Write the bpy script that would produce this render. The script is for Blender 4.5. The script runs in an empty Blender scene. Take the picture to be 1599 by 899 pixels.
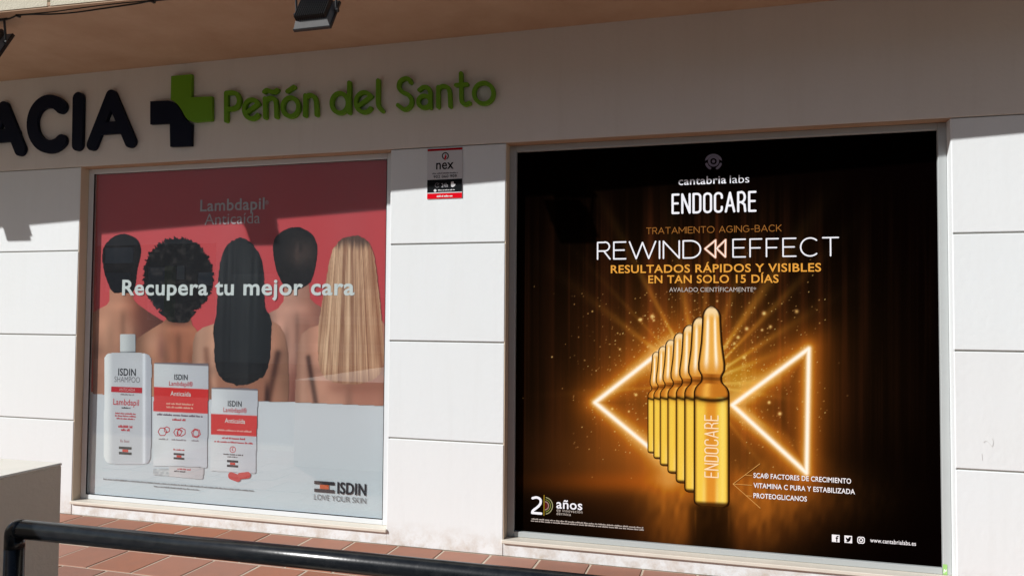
import bpy, math, random
import numpy as np
from mathutils import Matrix, Vector
from mathutils.geometry import delaunay_2d_cdt

SC = bpy.context.scene
COL = SC.collection
random.seed(7)
RNG = np.random.default_rng(7)

# ------------------------------------------------------------------ camera
# wall plane is y = 0 (street towards -y), floor z = 0, x to the right
F_PX, YAW, PITCH, ROLL = 1200.0, math.radians(15.7934), math.radians(2.0614), math.radians(0.4191)
CAM = np.array([0.0, -4.40819, 1.41536])
_fw = np.array([-math.sin(YAW) * math.cos(PITCH), math.cos(YAW) * math.cos(PITCH), math.sin(PITCH)])
_r0 = np.array([math.cos(YAW), math.sin(YAW), 0.0])
_u0 = np.cross(_r0, _fw)
_rt = math.cos(ROLL) * _r0 + math.sin(ROLL) * _u0
_up = -math.sin(ROLL) * _r0 + math.cos(ROLL) * _u0
cam = bpy.data.cameras.new('camera')
cam.sensor_width = 36.0
cam.lens = F_PX / 1599.0 * 36.0
cam.clip_start = 0.05
cam.clip_end = 2000
camo = bpy.data.objects.new('camera', cam)
COL.objects.link(camo)
camo.matrix_world = Matrix(((_rt[0], _up[0], -_fw[0], CAM[0]), (_rt[1], _up[1], -_fw[1], CAM[1]),
                            (_rt[2], _up[2], -_fw[2], CAM[2]), (0, 0, 0, 1)))
SC.camera = camo

# ------------------------------------------------------------------ sky, sun, exposure
SUN_DIR = Vector((1.07, 1.0, -0.92)).normalized()          # the way the light travels
SUN_EL = math.asin(-SUN_DIR.z)
world = bpy.data.worlds.new('World')
SC.world = world
world.use_nodes = True
wn = world.node_tree
sky = wn.nodes.new('ShaderNodeTexSky')
sky.sky_type = 'NISHITA'
sky.sun_disc = False
sky.sun_elevation = SUN_EL
sky.sun_rotation = math.atan2(-SUN_DIR.x, -SUN_DIR.y)
wn.links.new(sky.outputs[0], wn.nodes['Background'].inputs[0])
wn.nodes['Background'].inputs[1].default_value = 0.05
sun = bpy.data.lights.new('sun', 'SUN')
sun.energy = 4.8
sun.angle = math.radians(0.5)
sun.color = (1.0, 0.988, 0.965)
suno = bpy.data.objects.new('sun', sun)
COL.objects.link(suno)
suno.rotation_euler = SUN_DIR.to_track_quat('-Z', 'Y').to_euler()
suno.location = (-8, -8, 9)
SC.view_settings.view_transform = 'Standard'
SC.view_settings.look = 'None'
SC.view_settings.gamma = 1.0
SC.view_settings.use_curve_mapping = False
SC.view_settings.exposure = 0.0
SC.cycles.max_bounces = 8
SC.cycles.transparent_max_bounces = 12


# ------------------------------------------------------------------ measuring helpers
def P(px, py, Y=0.0):
    """photo pixel -> (x, z) on the vertical plane y = Y (arrays allowed)"""
    px = np.asarray(px, float); py = np.asarray(py, float)
    a = (px - 799.5) / F_PX; b = (py - 449.5) / F_PX
    dx = _fw[0] + a * _rt[0] - b * _up[0]
    dy = _fw[1] + a * _rt[1] - b * _up[1]
    dz = _fw[2] + a * _rt[2] - b * _up[2]
    t = (Y - CAM[1]) / dy
    return CAM[0] + t * dx, CAM[2] + t * dz


def lin(c):
    c = np.asarray(c, float) / 255.0
    return np.where(c <= 0.04045, c / 12.92, ((c + 0.055) / 1.055) ** 2.4)


# ------------------------------------------------------------------ materials
MATS = {}


def nodes_of(name):
    m = bpy.data.materials.new(name)
    m.use_nodes = True
    t = m.node_tree
    return m, t, t.nodes['Principled BSDF']


def surf(name, col, rough=0.6, spec=0.3, metal=0.0, var=0.0, vscale=3.0, bump=0.0, bscale=60.0, col2=None,
         rnd=0.0, bdist=0.004, stain=None, streak=0.0):
    """painted/plaster/stone/metal surface: colour with noise variation, fine bump, optional per-object shift"""
    if name in MATS:
        return MATS[name]
    m, t, b = nodes_of(name)
    b.inputs['Roughness'].default_value = rough
    b.inputs['Specular IOR Level'].default_value = spec
    b.inputs['Metallic'].default_value = metal
    tc = t.nodes.new('ShaderNodeTexCoord')
    geo = t.nodes.new('ShaderNodeNewGeometry')
    base = (*col, 1)
    c2 = (*(col2 if col2 else [x * 0.72 for x in col]), 1)
    if var > 0:
        n = t.nodes.new('ShaderNodeTexNoise')
        n.inputs['Scale'].default_value = vscale
        n.inputs['Detail'].default_value = 6
        n.inputs['Roughness'].default_value = 0.65
        t.links.new(geo.outputs['Position'], n.inputs['Vector'])
        rp = t.nodes.new('ShaderNodeValToRGB')
        rp.color_ramp.elements[0].position = 0.38
        rp.color_ramp.elements[1].position = 0.78
        rp.color_ramp.elements[0].color = (0, 0, 0, 1)
        rp.color_ramp.elements[1].color = (var, var, var, 1)
        t.links.new(n.outputs['Fac'], rp.inputs['Fac'])
        mx = t.nodes.new('ShaderNodeMixRGB')
        mx.inputs[1].default_value = base
        mx.inputs[2].default_value = c2
        t.links.new(rp.outputs[0], mx.inputs[0])
        out = mx.outputs[0]
    else:
        rgb = t.nodes.new('ShaderNodeRGB')
        rgb.outputs[0].default_value = base
        out = rgb.outputs[0]
    if streak > 0:
        mp = t.nodes.new('ShaderNodeMapping')
        mp.inputs['Scale'].default_value = (9.0, 9.0, 0.7)
        t.links.new(geo.outputs['Position'], mp.inputs['Vector'])
        kn = t.nodes.new('ShaderNodeTexNoise')
        kn.inputs['Scale'].default_value = 1.0
        kn.inputs['Detail'].default_value = 8
        kn.inputs['Roughness'].default_value = 0.7
        t.links.new(mp.outputs[0], kn.inputs['Vector'])
        kr = t.nodes.new('ShaderNodeMapRange')
        kr.inputs['From Min'].default_value = 0.5
        kr.inputs['From Max'].default_value = 0.8
        kr.inputs['To Max'].default_value = streak
        t.links.new(kn.outputs['Fac'], kr.inputs['Value'])
        kx = t.nodes.new('ShaderNodeMixRGB')
        kx.inputs[2].default_value = (col[0] * .62, col[1] * .58, col[2] * .52, 1)
        t.links.new(out, kx.inputs[1]); t.links.new(kr.outputs[0], kx.inputs[0])
        out = kx.outputs[0]
    if stain:
        # splashed dirt along the foot of the wall: (height, colour, strength)
        hgt, scol, sst = stain
        sep = t.nodes.new('ShaderNodeSeparateXYZ')
        t.links.new(geo.outputs['Position'], sep.inputs[0])
        mr = t.nodes.new('ShaderNodeMapRange')
        mr.inputs['From Min'].default_value = 0.0
        mr.inputs['From Max'].default_value = hgt
        mr.inputs['To Min'].default_value = 1.0
        mr.inputs['To Max'].default_value = 0.0
        t.links.new(sep.outputs[2], mr.inputs['Value'])
        sn = t.nodes.new('ShaderNodeTexNoise')
        sn.inputs['Scale'].default_value = 9.0
        sn.inputs['Detail'].default_value = 7
        sn.inputs['Roughness'].default_value = 0.7
        t.links.new(geo.outputs['Position'], sn.inputs['Vector'])
        sr = t.nodes.new('ShaderNodeMapRange')
        sr.inputs['From Min'].default_value = 0.42
        sr.inputs['From Max'].default_value = 0.7
        t.links.new(sn.outputs['Fac'], sr.inputs['Value'])
        mu = t.nodes.new('ShaderNodeMath'); mu.operation = 'MULTIPLY'
        t.links.new(mr.outputs[0], mu.inputs[0]); t.links.new(sr.outputs[0], mu.inputs[1])
        mu2 = t.nodes.new('ShaderNodeMath'); mu2.operation = 'MULTIPLY'; mu2.use_clamp = True
        mu2.inputs[1].default_value = sst
        t.links.new(mu.outputs[0], mu2.inputs[0])
        mx2 = t.nodes.new('ShaderNodeMixRGB')
        mx2.inputs[2].default_value = (*scol, 1)
        t.links.new(out, mx2.inputs[1]); t.links.new(mu2.outputs[0], mx2.inputs[0])
        out = mx2.outputs[0]
    if rnd > 0:
        oi = t.nodes.new('ShaderNodeObjectInfo')
        hsv = t.nodes.new('ShaderNodeHueSaturation')
        mr = t.nodes.new('ShaderNodeMapRange')
        mr.inputs['To Min'].default_value = 1 - rnd
        mr.inputs['To Max'].default_value = 1 + rnd
        t.links.new(oi.outputs['Random'], mr.inputs['Value'])
        t.links.new(mr.outputs[0], hsv.inputs['Value'])
        m2 = t.nodes.new('ShaderNodeMath'); m2.operation = 'MULTIPLY'; m2.inputs[1].default_value = 7.31
        m3 = t.nodes.new('ShaderNodeMath'); m3.operation = 'FRACT'
        t.links.new(oi.outputs['Random'], m2.inputs[0]); t.links.new(m2.outputs[0], m3.inputs[0])
        mr3 = t.nodes.new('ShaderNodeMapRange')
        mr3.inputs['To Min'].default_value = 0.82
        mr3.inputs['To Max'].default_value = 1.12
        t.links.new(m3.outputs[0], mr3.inputs['Value'])
        t.links.new(mr3.outputs[0], hsv.inputs['Saturation'])
        t.links.new(out, hsv.inputs['Color'])
        out = hsv.outputs[0]
    t.links.new(out, b.inputs['Base Color'])
    if bump > 0:
        n2 = t.nodes.new('ShaderNodeTexNoise')
        n2.inputs['Scale'].default_value = bscale
        n2.inputs['Detail'].default_value = 5
        t.links.new(geo.outputs['Position'], n2.inputs['Vector'])
        bp = t.nodes.new('ShaderNodeBump')
        bp.inputs['Strength'].default_value = bump
        bp.inputs['Distance'].default_value = bdist
        t.links.new(n2.outputs['Fac'], bp.inputs['Height'])
        t.links.new(bp.outputs[0], b.inputs['Normal'])
    MATS[name] = m
    return m


def ink(rgb, k=1.0):
    """flat printing ink, colour given as 0-255"""
    key = 'ink_%d_%d_%d' % tuple(rgb)
    if key not in MATS:
        m, t, b = nodes_of(key)
        c = lin(rgb) * k
        b.inputs['Base Color'].default_value = (c[0], c[1], c[2], 1)
        b.inputs['Roughness'].default_value = 0.65
        b.inputs['Specular IOR Level'].default_value = 0.0
        MATS[key] = m
    return MATS[key]


def print_mat():
    """printed picture: the ink colours are stored on the sheet's points"""
    if 'printed_picture' not in MATS:
        m, t, b = nodes_of('printed_picture')
        a = t.nodes.new('ShaderNodeAttribute')
        a.attribute_name = 'ink'
        t.links.new(a.outputs['Color'], b.inputs['Base Color'])
        b.inputs['Roughness'].default_value = 0.65
        b.inputs['Specular IOR Level'].default_value = 0.0
        MATS['printed_picture'] = m
    return MATS['printed_picture']


def glass_mat():
    if 'window_glass' not in MATS:
        m, t, b = nodes_of('window_glass')
        t.nodes.remove(b)
        out = t.nodes['Material Output']
        tr = t.nodes.new('ShaderNodeBsdfTransparent')
        tr.inputs[0].default_value = (0.93, 0.96, 0.95, 1)
        gl = t.nodes.new('ShaderNodeBsdfGlossy')
        gl.inputs['Roughness'].default_value = 0.004
        nz = t.nodes.new('ShaderNodeTexNoise')
        nz.inputs['Scale'].default_value = 1.6
        bp = t.nodes.new('ShaderNodeBump')
        bp.inputs['Strength'].default_value = 0.12
        bp.inputs['Distance'].default_value = 0.004
        t.links.new(nz.outputs['Fac'], bp.inputs['Height'])
        t.links.new(bp.outputs[0], gl.inputs['Normal'])
        # Schlick reflectance of the pane, the same from either side
        geo = t.nodes.new('ShaderNodeNewGeometry')
        dt = t.nodes.new('ShaderNodeVectorMath'); dt.operation = 'DOT_PRODUCT'
        t.links.new(geo.outputs['Normal'], dt.inputs[0]); t.links.new(geo.outputs['Incoming'], dt.inputs[1])
        ab = t.nodes.new('ShaderNodeMath'); ab.operation = 'ABSOLUTE'
        t.links.new(dt.outputs['Value'], ab.inputs[0])
        om = t.nodes.new('ShaderNodeMath'); om.operation = 'SUBTRACT'; om.inputs[0].default_value = 1.0
        t.links.new(ab.outputs[0], om.inputs[1])
        pw = t.nodes.new('ShaderNodeMath'); pw.operation = 'POWER'; pw.inputs[1].default_value = 5.0
        t.links.new(om.outputs[0], pw.inputs[0])
        ml = t.nodes.new('ShaderNodeMath'); ml.operation = 'MULTIPLY_ADD'; ml.use_clamp = True
        ml.inputs[1].default_value = 0.90
        ml.inputs[2].default_value = 0.15          # both faces of the pane reflect
        t.links.new(pw.outputs[0], ml.inputs[0])
        mx = t.nodes.new('ShaderNodeMixShader')
        t.links.new(ml.outputs[0], mx.inputs[0])
        t.links.new(tr.outputs[0], mx.inputs[1])
        t.links.new(gl.outputs[0], mx.inputs[2])
        # thin film of street dust
        df = t.nodes.new('ShaderNodeBsdfDiffuse')
        df.inputs[0].default_value = (0.66, 0.72, 0.78, 1)
        dn = t.nodes.new('ShaderNodeTexNoise')
        dn.inputs['Scale'].default_value = 2.3
        dn.inputs['Detail'].default_value = 2
        mp = t.nodes.new('ShaderNodeMapping')
        mp.inputs['Scale'].default_value = (1.0, 1.0, 0.25)
        t.links.new(geo.outputs['Position'], mp.inputs['Vector'])
        t.links.new(mp.outputs[0], dn.inputs['Vector'])
        dm = t.nodes.new('ShaderNodeMapRange')
        dm.inputs['From Min'].default_value = 0.3
        dm.inputs['From Max'].default_value = 0.75
        dm.inputs['To Min'].default_value = 0.006
        dm.inputs['To Max'].default_value = 0.028
        t.links.new(dn.outputs['Fac'], dm.inputs['Value'])
        mx2 = t.nodes.new('ShaderNodeMixShader')
        t.links.new(dm.outputs[0], mx2.inputs[0])
        t.links.new(mx.outputs[0], mx2.inputs[1])
        t.links.new(df.outputs[0], mx2.inputs[2])
        t.links.new(mx2.outputs[0], out.inputs[0])
        MATS['window_glass'] = m
        m2, t2, b2 = nodes_of('glass_edge')
        t2.nodes.remove(b2)
        tr2 = t2.nodes.new('ShaderNodeBsdfTransparent')
        tr2.inputs[0].default_value = (0.97, 0.99, 0.98, 1)
        t2.links.new(tr2.outputs[0], t2.nodes['Material Output'].inputs[0])
        MATS['glass_edge'] = m2
    return MATS['window_glass'], MATS['glass_edge']


PLASTER = surf('white_wall_paint', (0.765, 0.80, 0.815), 0.75, 0.2, var=0.10, vscale=2.2, bump=0.2, bscale=34, bdist=0.006,
               col2=(0.70, 0.685, 0.64), stain=(0.16, (0.46, 0.36, 0.26), 0.85), streak=0.09, rnd=0.018)
FASCIA = surf('fascia_paint', (0.74, 0.70, 0.655), 0.8, 0.15, var=0.3, vscale=1.2, bump=0.25, bscale=45, col2=(0.62, 0.565, 0.50), streak=0.14)
REVEAL = surf('shaded_reveal_tone', (0.66, 0.55, 0.42), 0.8, 0.15, var=0.15, vscale=5, bump=0.15)  # left reveals only: their shade is put into the paint colour
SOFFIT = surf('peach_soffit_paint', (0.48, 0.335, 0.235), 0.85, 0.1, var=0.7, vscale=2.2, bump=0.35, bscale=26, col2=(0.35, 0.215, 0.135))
JOINT = surf('joint_shadow_gap', (0.50, 0.48, 0.44), 0.9, 0.1, var=0.3, vscale=14)
STUCCO = surf('cream_stucco', (0.66, 0.61, 0.49), 0.9, 0.1, var=0.3, vscale=30, bump=0.7, bscale=120, bdist=0.006)
ALU = surf('white_aluminium', (0.68, 0.71, 0.73), 0.35, 0.45, var=0.10, vscale=6)
ALU2 = surf('silver_aluminium', (0.43, 0.455, 0.455), 0.4, 0.4, var=0.15, vscale=6)
SILL = surf('marble_sill', (0.70, 0.65, 0.565), 0.5, 0.35, var=0.3, vscale=7, bump=0.1)
GASKET = surf('black_gasket_and_interior', (0.012, 0.012, 0.014), 0.6, 0.3)
TILE = surf('terracotta_tile', (0.355, 0.158, 0.102), 0.7, 0.28, var=0.45, vscale=9, bump=0.35, bscale=50, col2=(0.265, 0.145, 0.108),
            rnd=0.13, bdist=0.003)
MORTAR = surf('sandy_mortar', (0.58, 0.50, 0.40), 0.95, 0.05, var=0.5, vscale=25, bump=0.6, bscale=160)
BLACKRAIL = surf('black_rail_paint', (0.007, 0.009, 0.012), 0.24, 0.5, var=0.25, vscale=40, bump=0.10, bscale=90,
                 col2=(0.06, 0.062, 0.065), bdist=0.002)
LOWWALL = surf('low_wall_plaster', (0.72, 0.655, 0.56), 0.85, 0.12, var=0.25, vscale=4, bump=0.45, bscale=70, col2=(0.60, 0.53, 0.44))
COPING = surf('pale_coping_paint', (0.88, 0.86, 0.79), 0.8, 0.15, var=0.2, vscale=6, bump=0.3, bscale=60)
LAMPMETAL = surf('lamp_black_metal', (0.018, 0.018, 0.019), 0.3, 0.5, var=0.4, vscale=60, col2=(0.05, 0.045, 0.04))
LAMPRIM = surf('lamp_grey_housing', (0.15, 0.15, 0.15), 0.6, 0.3, var=0.5, vscale=50)  # mottled grey, paler than the black metal
LENS = surf('lamp_lens', (0.35, 0.35, 0.33), 0.1, 0.5)
CABLE = surf('black_cable', (0.02, 0.018, 0.016), 0.6, 0.3)
GREEN = surf('green_sign_acrylic', (0.145, 0.335, 0.016), 0.5, 0.2, var=0.06)
NAVY = surf('navy_sign_acrylic', (0.006, 0.009, 0.022), 0.55, 0.10, var=0.06)
PLATE = surf('sign_plate_white', (0.62, 0.62, 0.64), 0.4, 0.35)


# ------------------------------------------------------------------ object helpers
def tag(o, label, cat, group=None):
    o['label'] = label
    o['category'] = cat
    if group:
        o['group'] = group
    return o


def thing(name, loc, label, cat, group=None):
    o = bpy.data.objects.new(name, None)
    o.empty_display_size = 0.1
    COL.objects.link(o)
    o.location = loc
    return tag(o, label, cat, group)


def adopt(o, parent):
    if parent is not None:
        o.parent = parent
        if parent.type == 'EMPTY':
            o.matrix_parent_inverse = Matrix.Translation(-Vector(parent.location))
    return o


def obj(name, me, mat, parent=None):
    me.name = name
    if mat is not None:
        me.materials.clear()
        me.materials.append(mat)
    o = bpy.data.objects.new(name, me)
    COL.objects.link(o)
    return adopt(o, parent)


def meshobj(name, vs, fs, mat, parent=None, smooth=False):
    me = bpy.data.meshes.new(name)
    me.from_pydata([tuple(v) for v in vs], [], fs)
    me.update()
    if smooth:
        me.polygons.foreach_set('use_smooth', [True] * len(me.polygons))
    return obj(name, me, mat, parent)


class MB:
    def __init__(s):
        s.v = []; s.f = []

    def add(s, vs, fs):
        n = len(s.v)
        s.v += [tuple(v) for v in vs]
        s.f += [[i + n for i in f] for f in fs]
        return s

    def box(s, x0, x1, y0, y1, z0, z1, c=0.0, M=None):
        """box, with its edges chamfered by c"""
        if c <= 0:
            vs = [(x, y, z) for z in (z0, z1) for y in (y0, y1) for x in (x0, x1)]
            fs = [[0, 2, 3, 1], [4, 5, 7, 6], [0, 1, 5, 4], [2, 6, 7, 3], [0, 4, 6, 2], [1, 3, 7, 5]]
        else:
            vs = []; idx = {}
            for sx in (0, 1):
                for sy in (0, 1):
                    for sz in (0, 1):
                        X = (x0, x1)[sx]; Y = (y0, y1)[sy]; Z = (z0, z1)[sz]
                        ix = X + c * (1 - 2 * sx); iy = Y + c * (1 - 2 * sy); iz = Z + c * (1 - 2 * sz)
                        for k, v in enumerate(((X, iy, iz), (ix, Y, iz), (ix, iy, Z))):
                            idx[(sx, sy, sz, k)] = len(vs); vs.append(v)
            fs = []
            for s_ in (0, 1):
                q = [(0, 0), (1, 0), (1, 1), (0, 1)]
                fs.append([idx[(s_, a, b, 0)] for a, b in q][::(1 if s_ else -1)])
                fs.append([idx[(a, s_, b, 1)] for a, b in q][::(-1 if s_ else 1)])
                fs.append([idx[(a, b, s_, 2)] for a, b in q][::(1 if s_ else -1)])
            for a in (0, 1):
                for b in (0, 1):
                    fs.append([idx[(a, b, 0, 0)], idx[(a, b, 1, 0)], idx[(a, b, 1, 1)], idx[(a, b, 0, 1)]][::(1 if a == b else -1)])
                    fs.append([idx[(a, 0, b, 0)], idx[(a, 1, b, 0)], idx[(a, 1, b, 2)], idx[(a, 0, b, 2)]][::(-1 if a == b else 1)])
                    fs.append([idx[(0, a, b, 1)], idx[(1, a, b, 1)], idx[(1, a, b, 2)], idx[(0, a, b, 2)]][::(1 if a == b else -1)])
                    for d in (0, 1):
                        t = [idx[(a, b, d, 0)], idx[(a, b, d, 1)], idx[(a, b, d, 2)]]
                        fs.append(t if (a + b + d) % 2 == 1 else t[::-1])
        if M is not None:
            vs = [tuple(M @ Vector(v)) for v in vs]
        return s.add(vs, fs)

    def tube(s, pts, r, n=10, caps=True):
        pts = [Vector(p) for p in pts]
        prev = None
        rings = []
        for i, p in enumerate(pts):
            d = (pts[min(i + 1, len(pts) - 1)] - pts[max(i - 1, 0)]).normalized()
            if prev is None:
                a = d.orthogonal().normalized()
            else:
                a = (prev - d * prev.dot(d)).normalized()
            prev = a
            b = d.cross(a)
            rings.append([p + (a * math.cos(2 * math.pi * k / n) + b * math.sin(2 * math.pi * k / n)) * r for k in range(n)])
        base = len(s.v)
        for rg in rings:
            s.v += [tuple(v) for v in rg]
        for i in range(len(rings) - 1):
            for k in range(n):
                s.f.append([base + i * n + k, base + i * n + (k + 1) % n, base + (i + 1) * n + (k + 1) % n, base + (i + 1) * n + k])
        if caps:
            s.f.append([base + k for k in range(n)][::-1])
            s.f.append([base + (len(rings) - 1) * n + k for k in range(n)])
        return s

    def build(s, name, mat, parent=None, smooth=False):
        return meshobj(name, s.v, s.f, mat, parent, smooth)


def box(name, x0, x1, y0, y1, z0, z1, mat, parent=None, c=0.0):
    return MB().box(x0, x1, y0, y1, z0, z1, c).build(name, mat, parent)


def smooth_by_angle(o, ang=40):
    me = o.data
    me.polygons.foreach_set('use_smooth', [True] * len(me.polygons))
    me.set_sharp_from_angle(angle=math.radians(ang))


# ------------------------------------------------------------------ outlines: strokes and contours
def arc(cx, cy, rx, ry, a0, a1, n=22):
    a = np.radians(np.linspace(a0, a1, n))
    return list(zip(cx + rx * np.cos(a), cy + ry * np.sin(a)))


def curve_pts(pts, n=8, closed=False):
    """Catmull-Rom through points"""
    p = np.array(pts, float)
    m = len(p)
    out = []
    for i in range(m if closed else m - 1):
        if closed:
            a, b, c, d = p[(i - 1) % m], p[i], p[(i + 1) % m], p[(i + 2) % m]
        else:
            a, b, c, d = p[max(i - 1, 0)], p[i], p[i + 1], p[min(i + 2, m - 1)]
        for k in range(n):
            t = k / n
            out.append(0.5 * ((2 * b) + (-a + c) * t + (2 * a - 5 * b + 4 * c - d) * t * t + (-a + 3 * b - 3 * c + d) * t ** 3))
    if not closed:
        out.append(p[-1])
    return [tuple(q) for q in out]


def stroke_field(strokes, r, h):
    """distance field of polylines with half-width r on a grid of step h: returns field (positive inside), origin"""
    allp = np.concatenate([np.array(s, float) for s in strokes])
    lo = allp.min(0) - r - 2 * h
    hi = allp.max(0) + r + 2 * h
    nx, ny = (np.ceil((hi - lo) / h).astype(int) + 1)
    X, Y = np.meshgrid(lo[0] + h * np.arange(nx), lo[1] + h * np.arange(ny))
    D = np.full(X.shape, 1e9)
    for s in strokes:
        s = np.array(s, float)
        for a, b in zip(s[:-1], s[1:]):
            d = b - a
            L = max((d * d).sum(), 1e-12)
            t = np.clip(((X - a[0]) * d[0] + (Y - a[1]) * d[1]) / L, 0, 1)
            D = np.minimum(D, np.hypot(X - a[0] - t * d[0], Y - a[1] - t * d[1]))
    return r - D, lo, h


def contours(F, lo, h):
    F = np.where(np.abs(F) < 1e-9, -1e-9, F)
    ny, nx = F.shape
    S = F > 0
    code = S[:-1, :-1] * 1 + S[:-1, 1:] * 2 + S[1:, 1:] * 4 + S[1:, :-1] * 8
    segs = {}
    T = {1: [(3, 0)], 2: [(0, 1)], 3: [(3, 1)], 4: [(1, 2)], 5: [(3, 2), (1, 0)], 6: [(0, 2)], 7: [(3, 2)],
         8: [(2, 3)], 9: [(2, 0)], 10: [(0, 3), (2, 1)], 11: [(2, 1)], 12: [(1, 3)], 13: [(1, 0)], 14: [(0, 3)]}

    def edge(j, i, e):
        return (0, j, i) if e == 0 else (1, j, i + 1) if e == 1 else (0, j + 1, i) if e == 2 else (1, j, i)

    for j, i in zip(*np.nonzero((code > 0) & (code < 15))):
        for a, b in T[int(code[j, i])]:
            segs[edge(j, i, a)] = edge(j, i, b)

    def pt(e):
        k, j, i = e
        if k == 0:
            t = F[j, i] / (F[j, i] - F[j, i + 1]); return (lo[0] + (i + t) * h, lo[1] + j * h)
        t = F[j, i] / (F[j, i] - F[j + 1, i]); return (lo[0] + i * h, lo[1] + (j + t) * h)

    loops = []
    while segs:
        s0 = next(iter(segs)); e = s0; lp = []
        while e in segs:
            lp.append(pt(e)); e = segs.pop(e)
        if len(lp) > 3:
            loops.append(lp)
    return loops


def thin_loop(lp, tol):
    """drop points that lie on a straight run"""
    out = [lp[0]]
    n = len(lp)
    for i in range(1, n):
        a = np.array(out[-1]); b = np.array(lp[i]); c = np.array(lp[(i + 1) % n])
        d = c - a
        L = np.hypot(*d)
        dist = abs(d[0] * (b - a)[1] - d[1] * (b - a)[0]) / L if L > 1e-12 else 1
        if np.hypot(*(b - a)) > 5 * tol and (dist > tol or np.hypot(*(b - a)) > 40 * tol):
            out.append(tuple(b))
    return out if len(out) > 2 else lp


def loops_mesh(loops, extrude=0.0):
    """fill closed loops (even-odd, so holes stay open); mesh in local xy, thickness +-extrude along z"""
    cen = np.array(loops[0]).mean(0)
    L = [(np.array(l) - cen) * 100 for l in loops]
    pts = np.concatenate(L)
    edges = []
    n = 0
    for l in L:
        m = len(l)
        edges += [(n + i, n + (i + 1) % m) for i in range(m)]
        n += m
    vs, es, fs, _, oe, _ = delaunay_2d_cdt([Vector(p) for p in pts], edges, [], 1, 1e-7)
    V = np.array([tuple(v) for v in vs])
    tri = np.array([f for f in fs if len(f) == 3])
    c = V[tri].mean(1)
    ins = np.zeros(len(tri), bool)
    for l in L:
        ins ^= inside_poly(c[:, 0], c[:, 1], l)
    tri = tri[ins]
    e1 = V[tri[:, 1]] - V[tri[:, 0]]; e2 = V[tri[:, 2]] - V[tri[:, 0]]
    flip = e1[:, 0] * e2[:, 1] - e1[:, 1] * e2[:, 0] < 0
    tri[flip] = tri[flip][:, ::-1]
    V = V / 100 + cen
    me = bpy.data.meshes.new('fill')
    if extrude <= 0:
        me.from_pydata([(x, y, 0) for x, y in V], [], tri.tolist())
    else:
        n = len(V)
        cnt = {}
        for t in tri.tolist():
            for i in range(3):
                cnt[(t[i], t[(i + 1) % 3])] = 1
        side = [(q, p, p + n, q + n) for (p, q) in cnt if (q, p) not in cnt]
        faces = tri.tolist() + [[i + n for i in t[::-1]] for t in tri.tolist()] + [list(f) for f in side]
        me.from_pydata([(x, y, extrude) for x, y in V] + [(x, y, -extrude) for x, y in V], [], faces)
    me.update()
    return me


def curve_to_mesh(cu):
    o = bpy.data.objects.new('tmp', cu)
    COL.objects.link(o)
    bpy.context.view_layer.update()
    me = bpy.data.meshes.new_from_object(o.evaluated_get(bpy.context.evaluated_depsgraph_get()))
    bpy.data.objects.remove(o)
    bpy.data.curves.remove(cu)
    return me


def verts_of(me):
    a = np.zeros(len(me.vertices) * 3)
    me.vertices.foreach_get('co', a)
    return a.reshape(-1, 3)


def set_verts(me, a):
    me.vertices.foreach_set('co', np.ascontiguousarray(a, dtype=float).ravel())
    me.update()


def stand_up(me, Y):
    """local (x, y, z) -> world (x, Y - z, y): the mesh faces the street"""
    a = verts_of(me)
    set_verts(me, np.stack([a[:, 0], Y - a[:, 2], a[:, 1]], 1))
    return me


def to_wall(pts, Y):
    q = np.array(pts, float)
    x, z = P(q[:, 0], q[:, 1], Y)
    return list(zip(x, z))


def flat(name, poly_px, mat, parent, Y, closed_curve=False, n=8):
    """flat printed area with the given outline"""
    pts = curve_pts(poly_px, n, True) if closed_curve else poly_px
    return obj(name, stand_up(loops_mesh([to_wall(pts, Y)]), Y), mat, parent)


def rect(name, x0, y0, x1, y1, mat, parent, Y):
    """upright printed rectangle; x0..x1, y0..y1 measured at its middle"""
    xc, yc = (x0 + x1) / 2, (y0 + y1) / 2
    X0 = float(P(x0, yc, Y)[0]); X1 = float(P(x1, yc, Y)[0]); Z1 = float(P(xc, y0, Y)[1]); Z0 = float(P(xc, y1, Y)[1])
    return meshobj(name, [(X0, Y, Z0), (X1, Y, Z0), (X1, Y, Z1), (X0, Y, Z1)], [[0, 1, 2, 3]], mat, parent)


def strokes_px(name, strokes, hw_px, mat, parent, Y, extrude=0.0, res=None):
    """lines drawn with a round pen of half-width hw_px"""
    allp = np.concatenate([np.array(s, float) for s in strokes])
    c = allp.mean(0)
    sc = abs(float(P(c[0] + 1, c[1], Y)[0]) - float(P(c[0], c[1], Y)[0]))
    r = hw_px * sc
    h = res or max(r / 3.2, 0.0012)
    F, lo, h = stroke_field([to_wall(s, Y) for s in strokes], r, h)
    lps = [thin_loop(l, h * 0.06) for l in contours(F, lo, h)]
    return obj(name, stand_up(loops_mesh(lps, extrude), Y), mat, parent)


# ------------------------------------------------------------------ lettering
def font_mesh(s, off, space=1.0):
    cu = bpy.data.curves.new('tmp', 'FONT')
    cu.body = s
    cu.offset = off
    cu.space_character = space
    cu.resolution_u = 4
    return curve_to_mesh(cu)


_cap = {}


def cap_height(off):
    if off not in _cap:
        me = font_mesh('H', off)
        a = verts_of(me)
        _cap[off] = a[:, 1].max() - a[:, 1].min()
        bpy.data.meshes.remove(me)
    return _cap[off]


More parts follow.
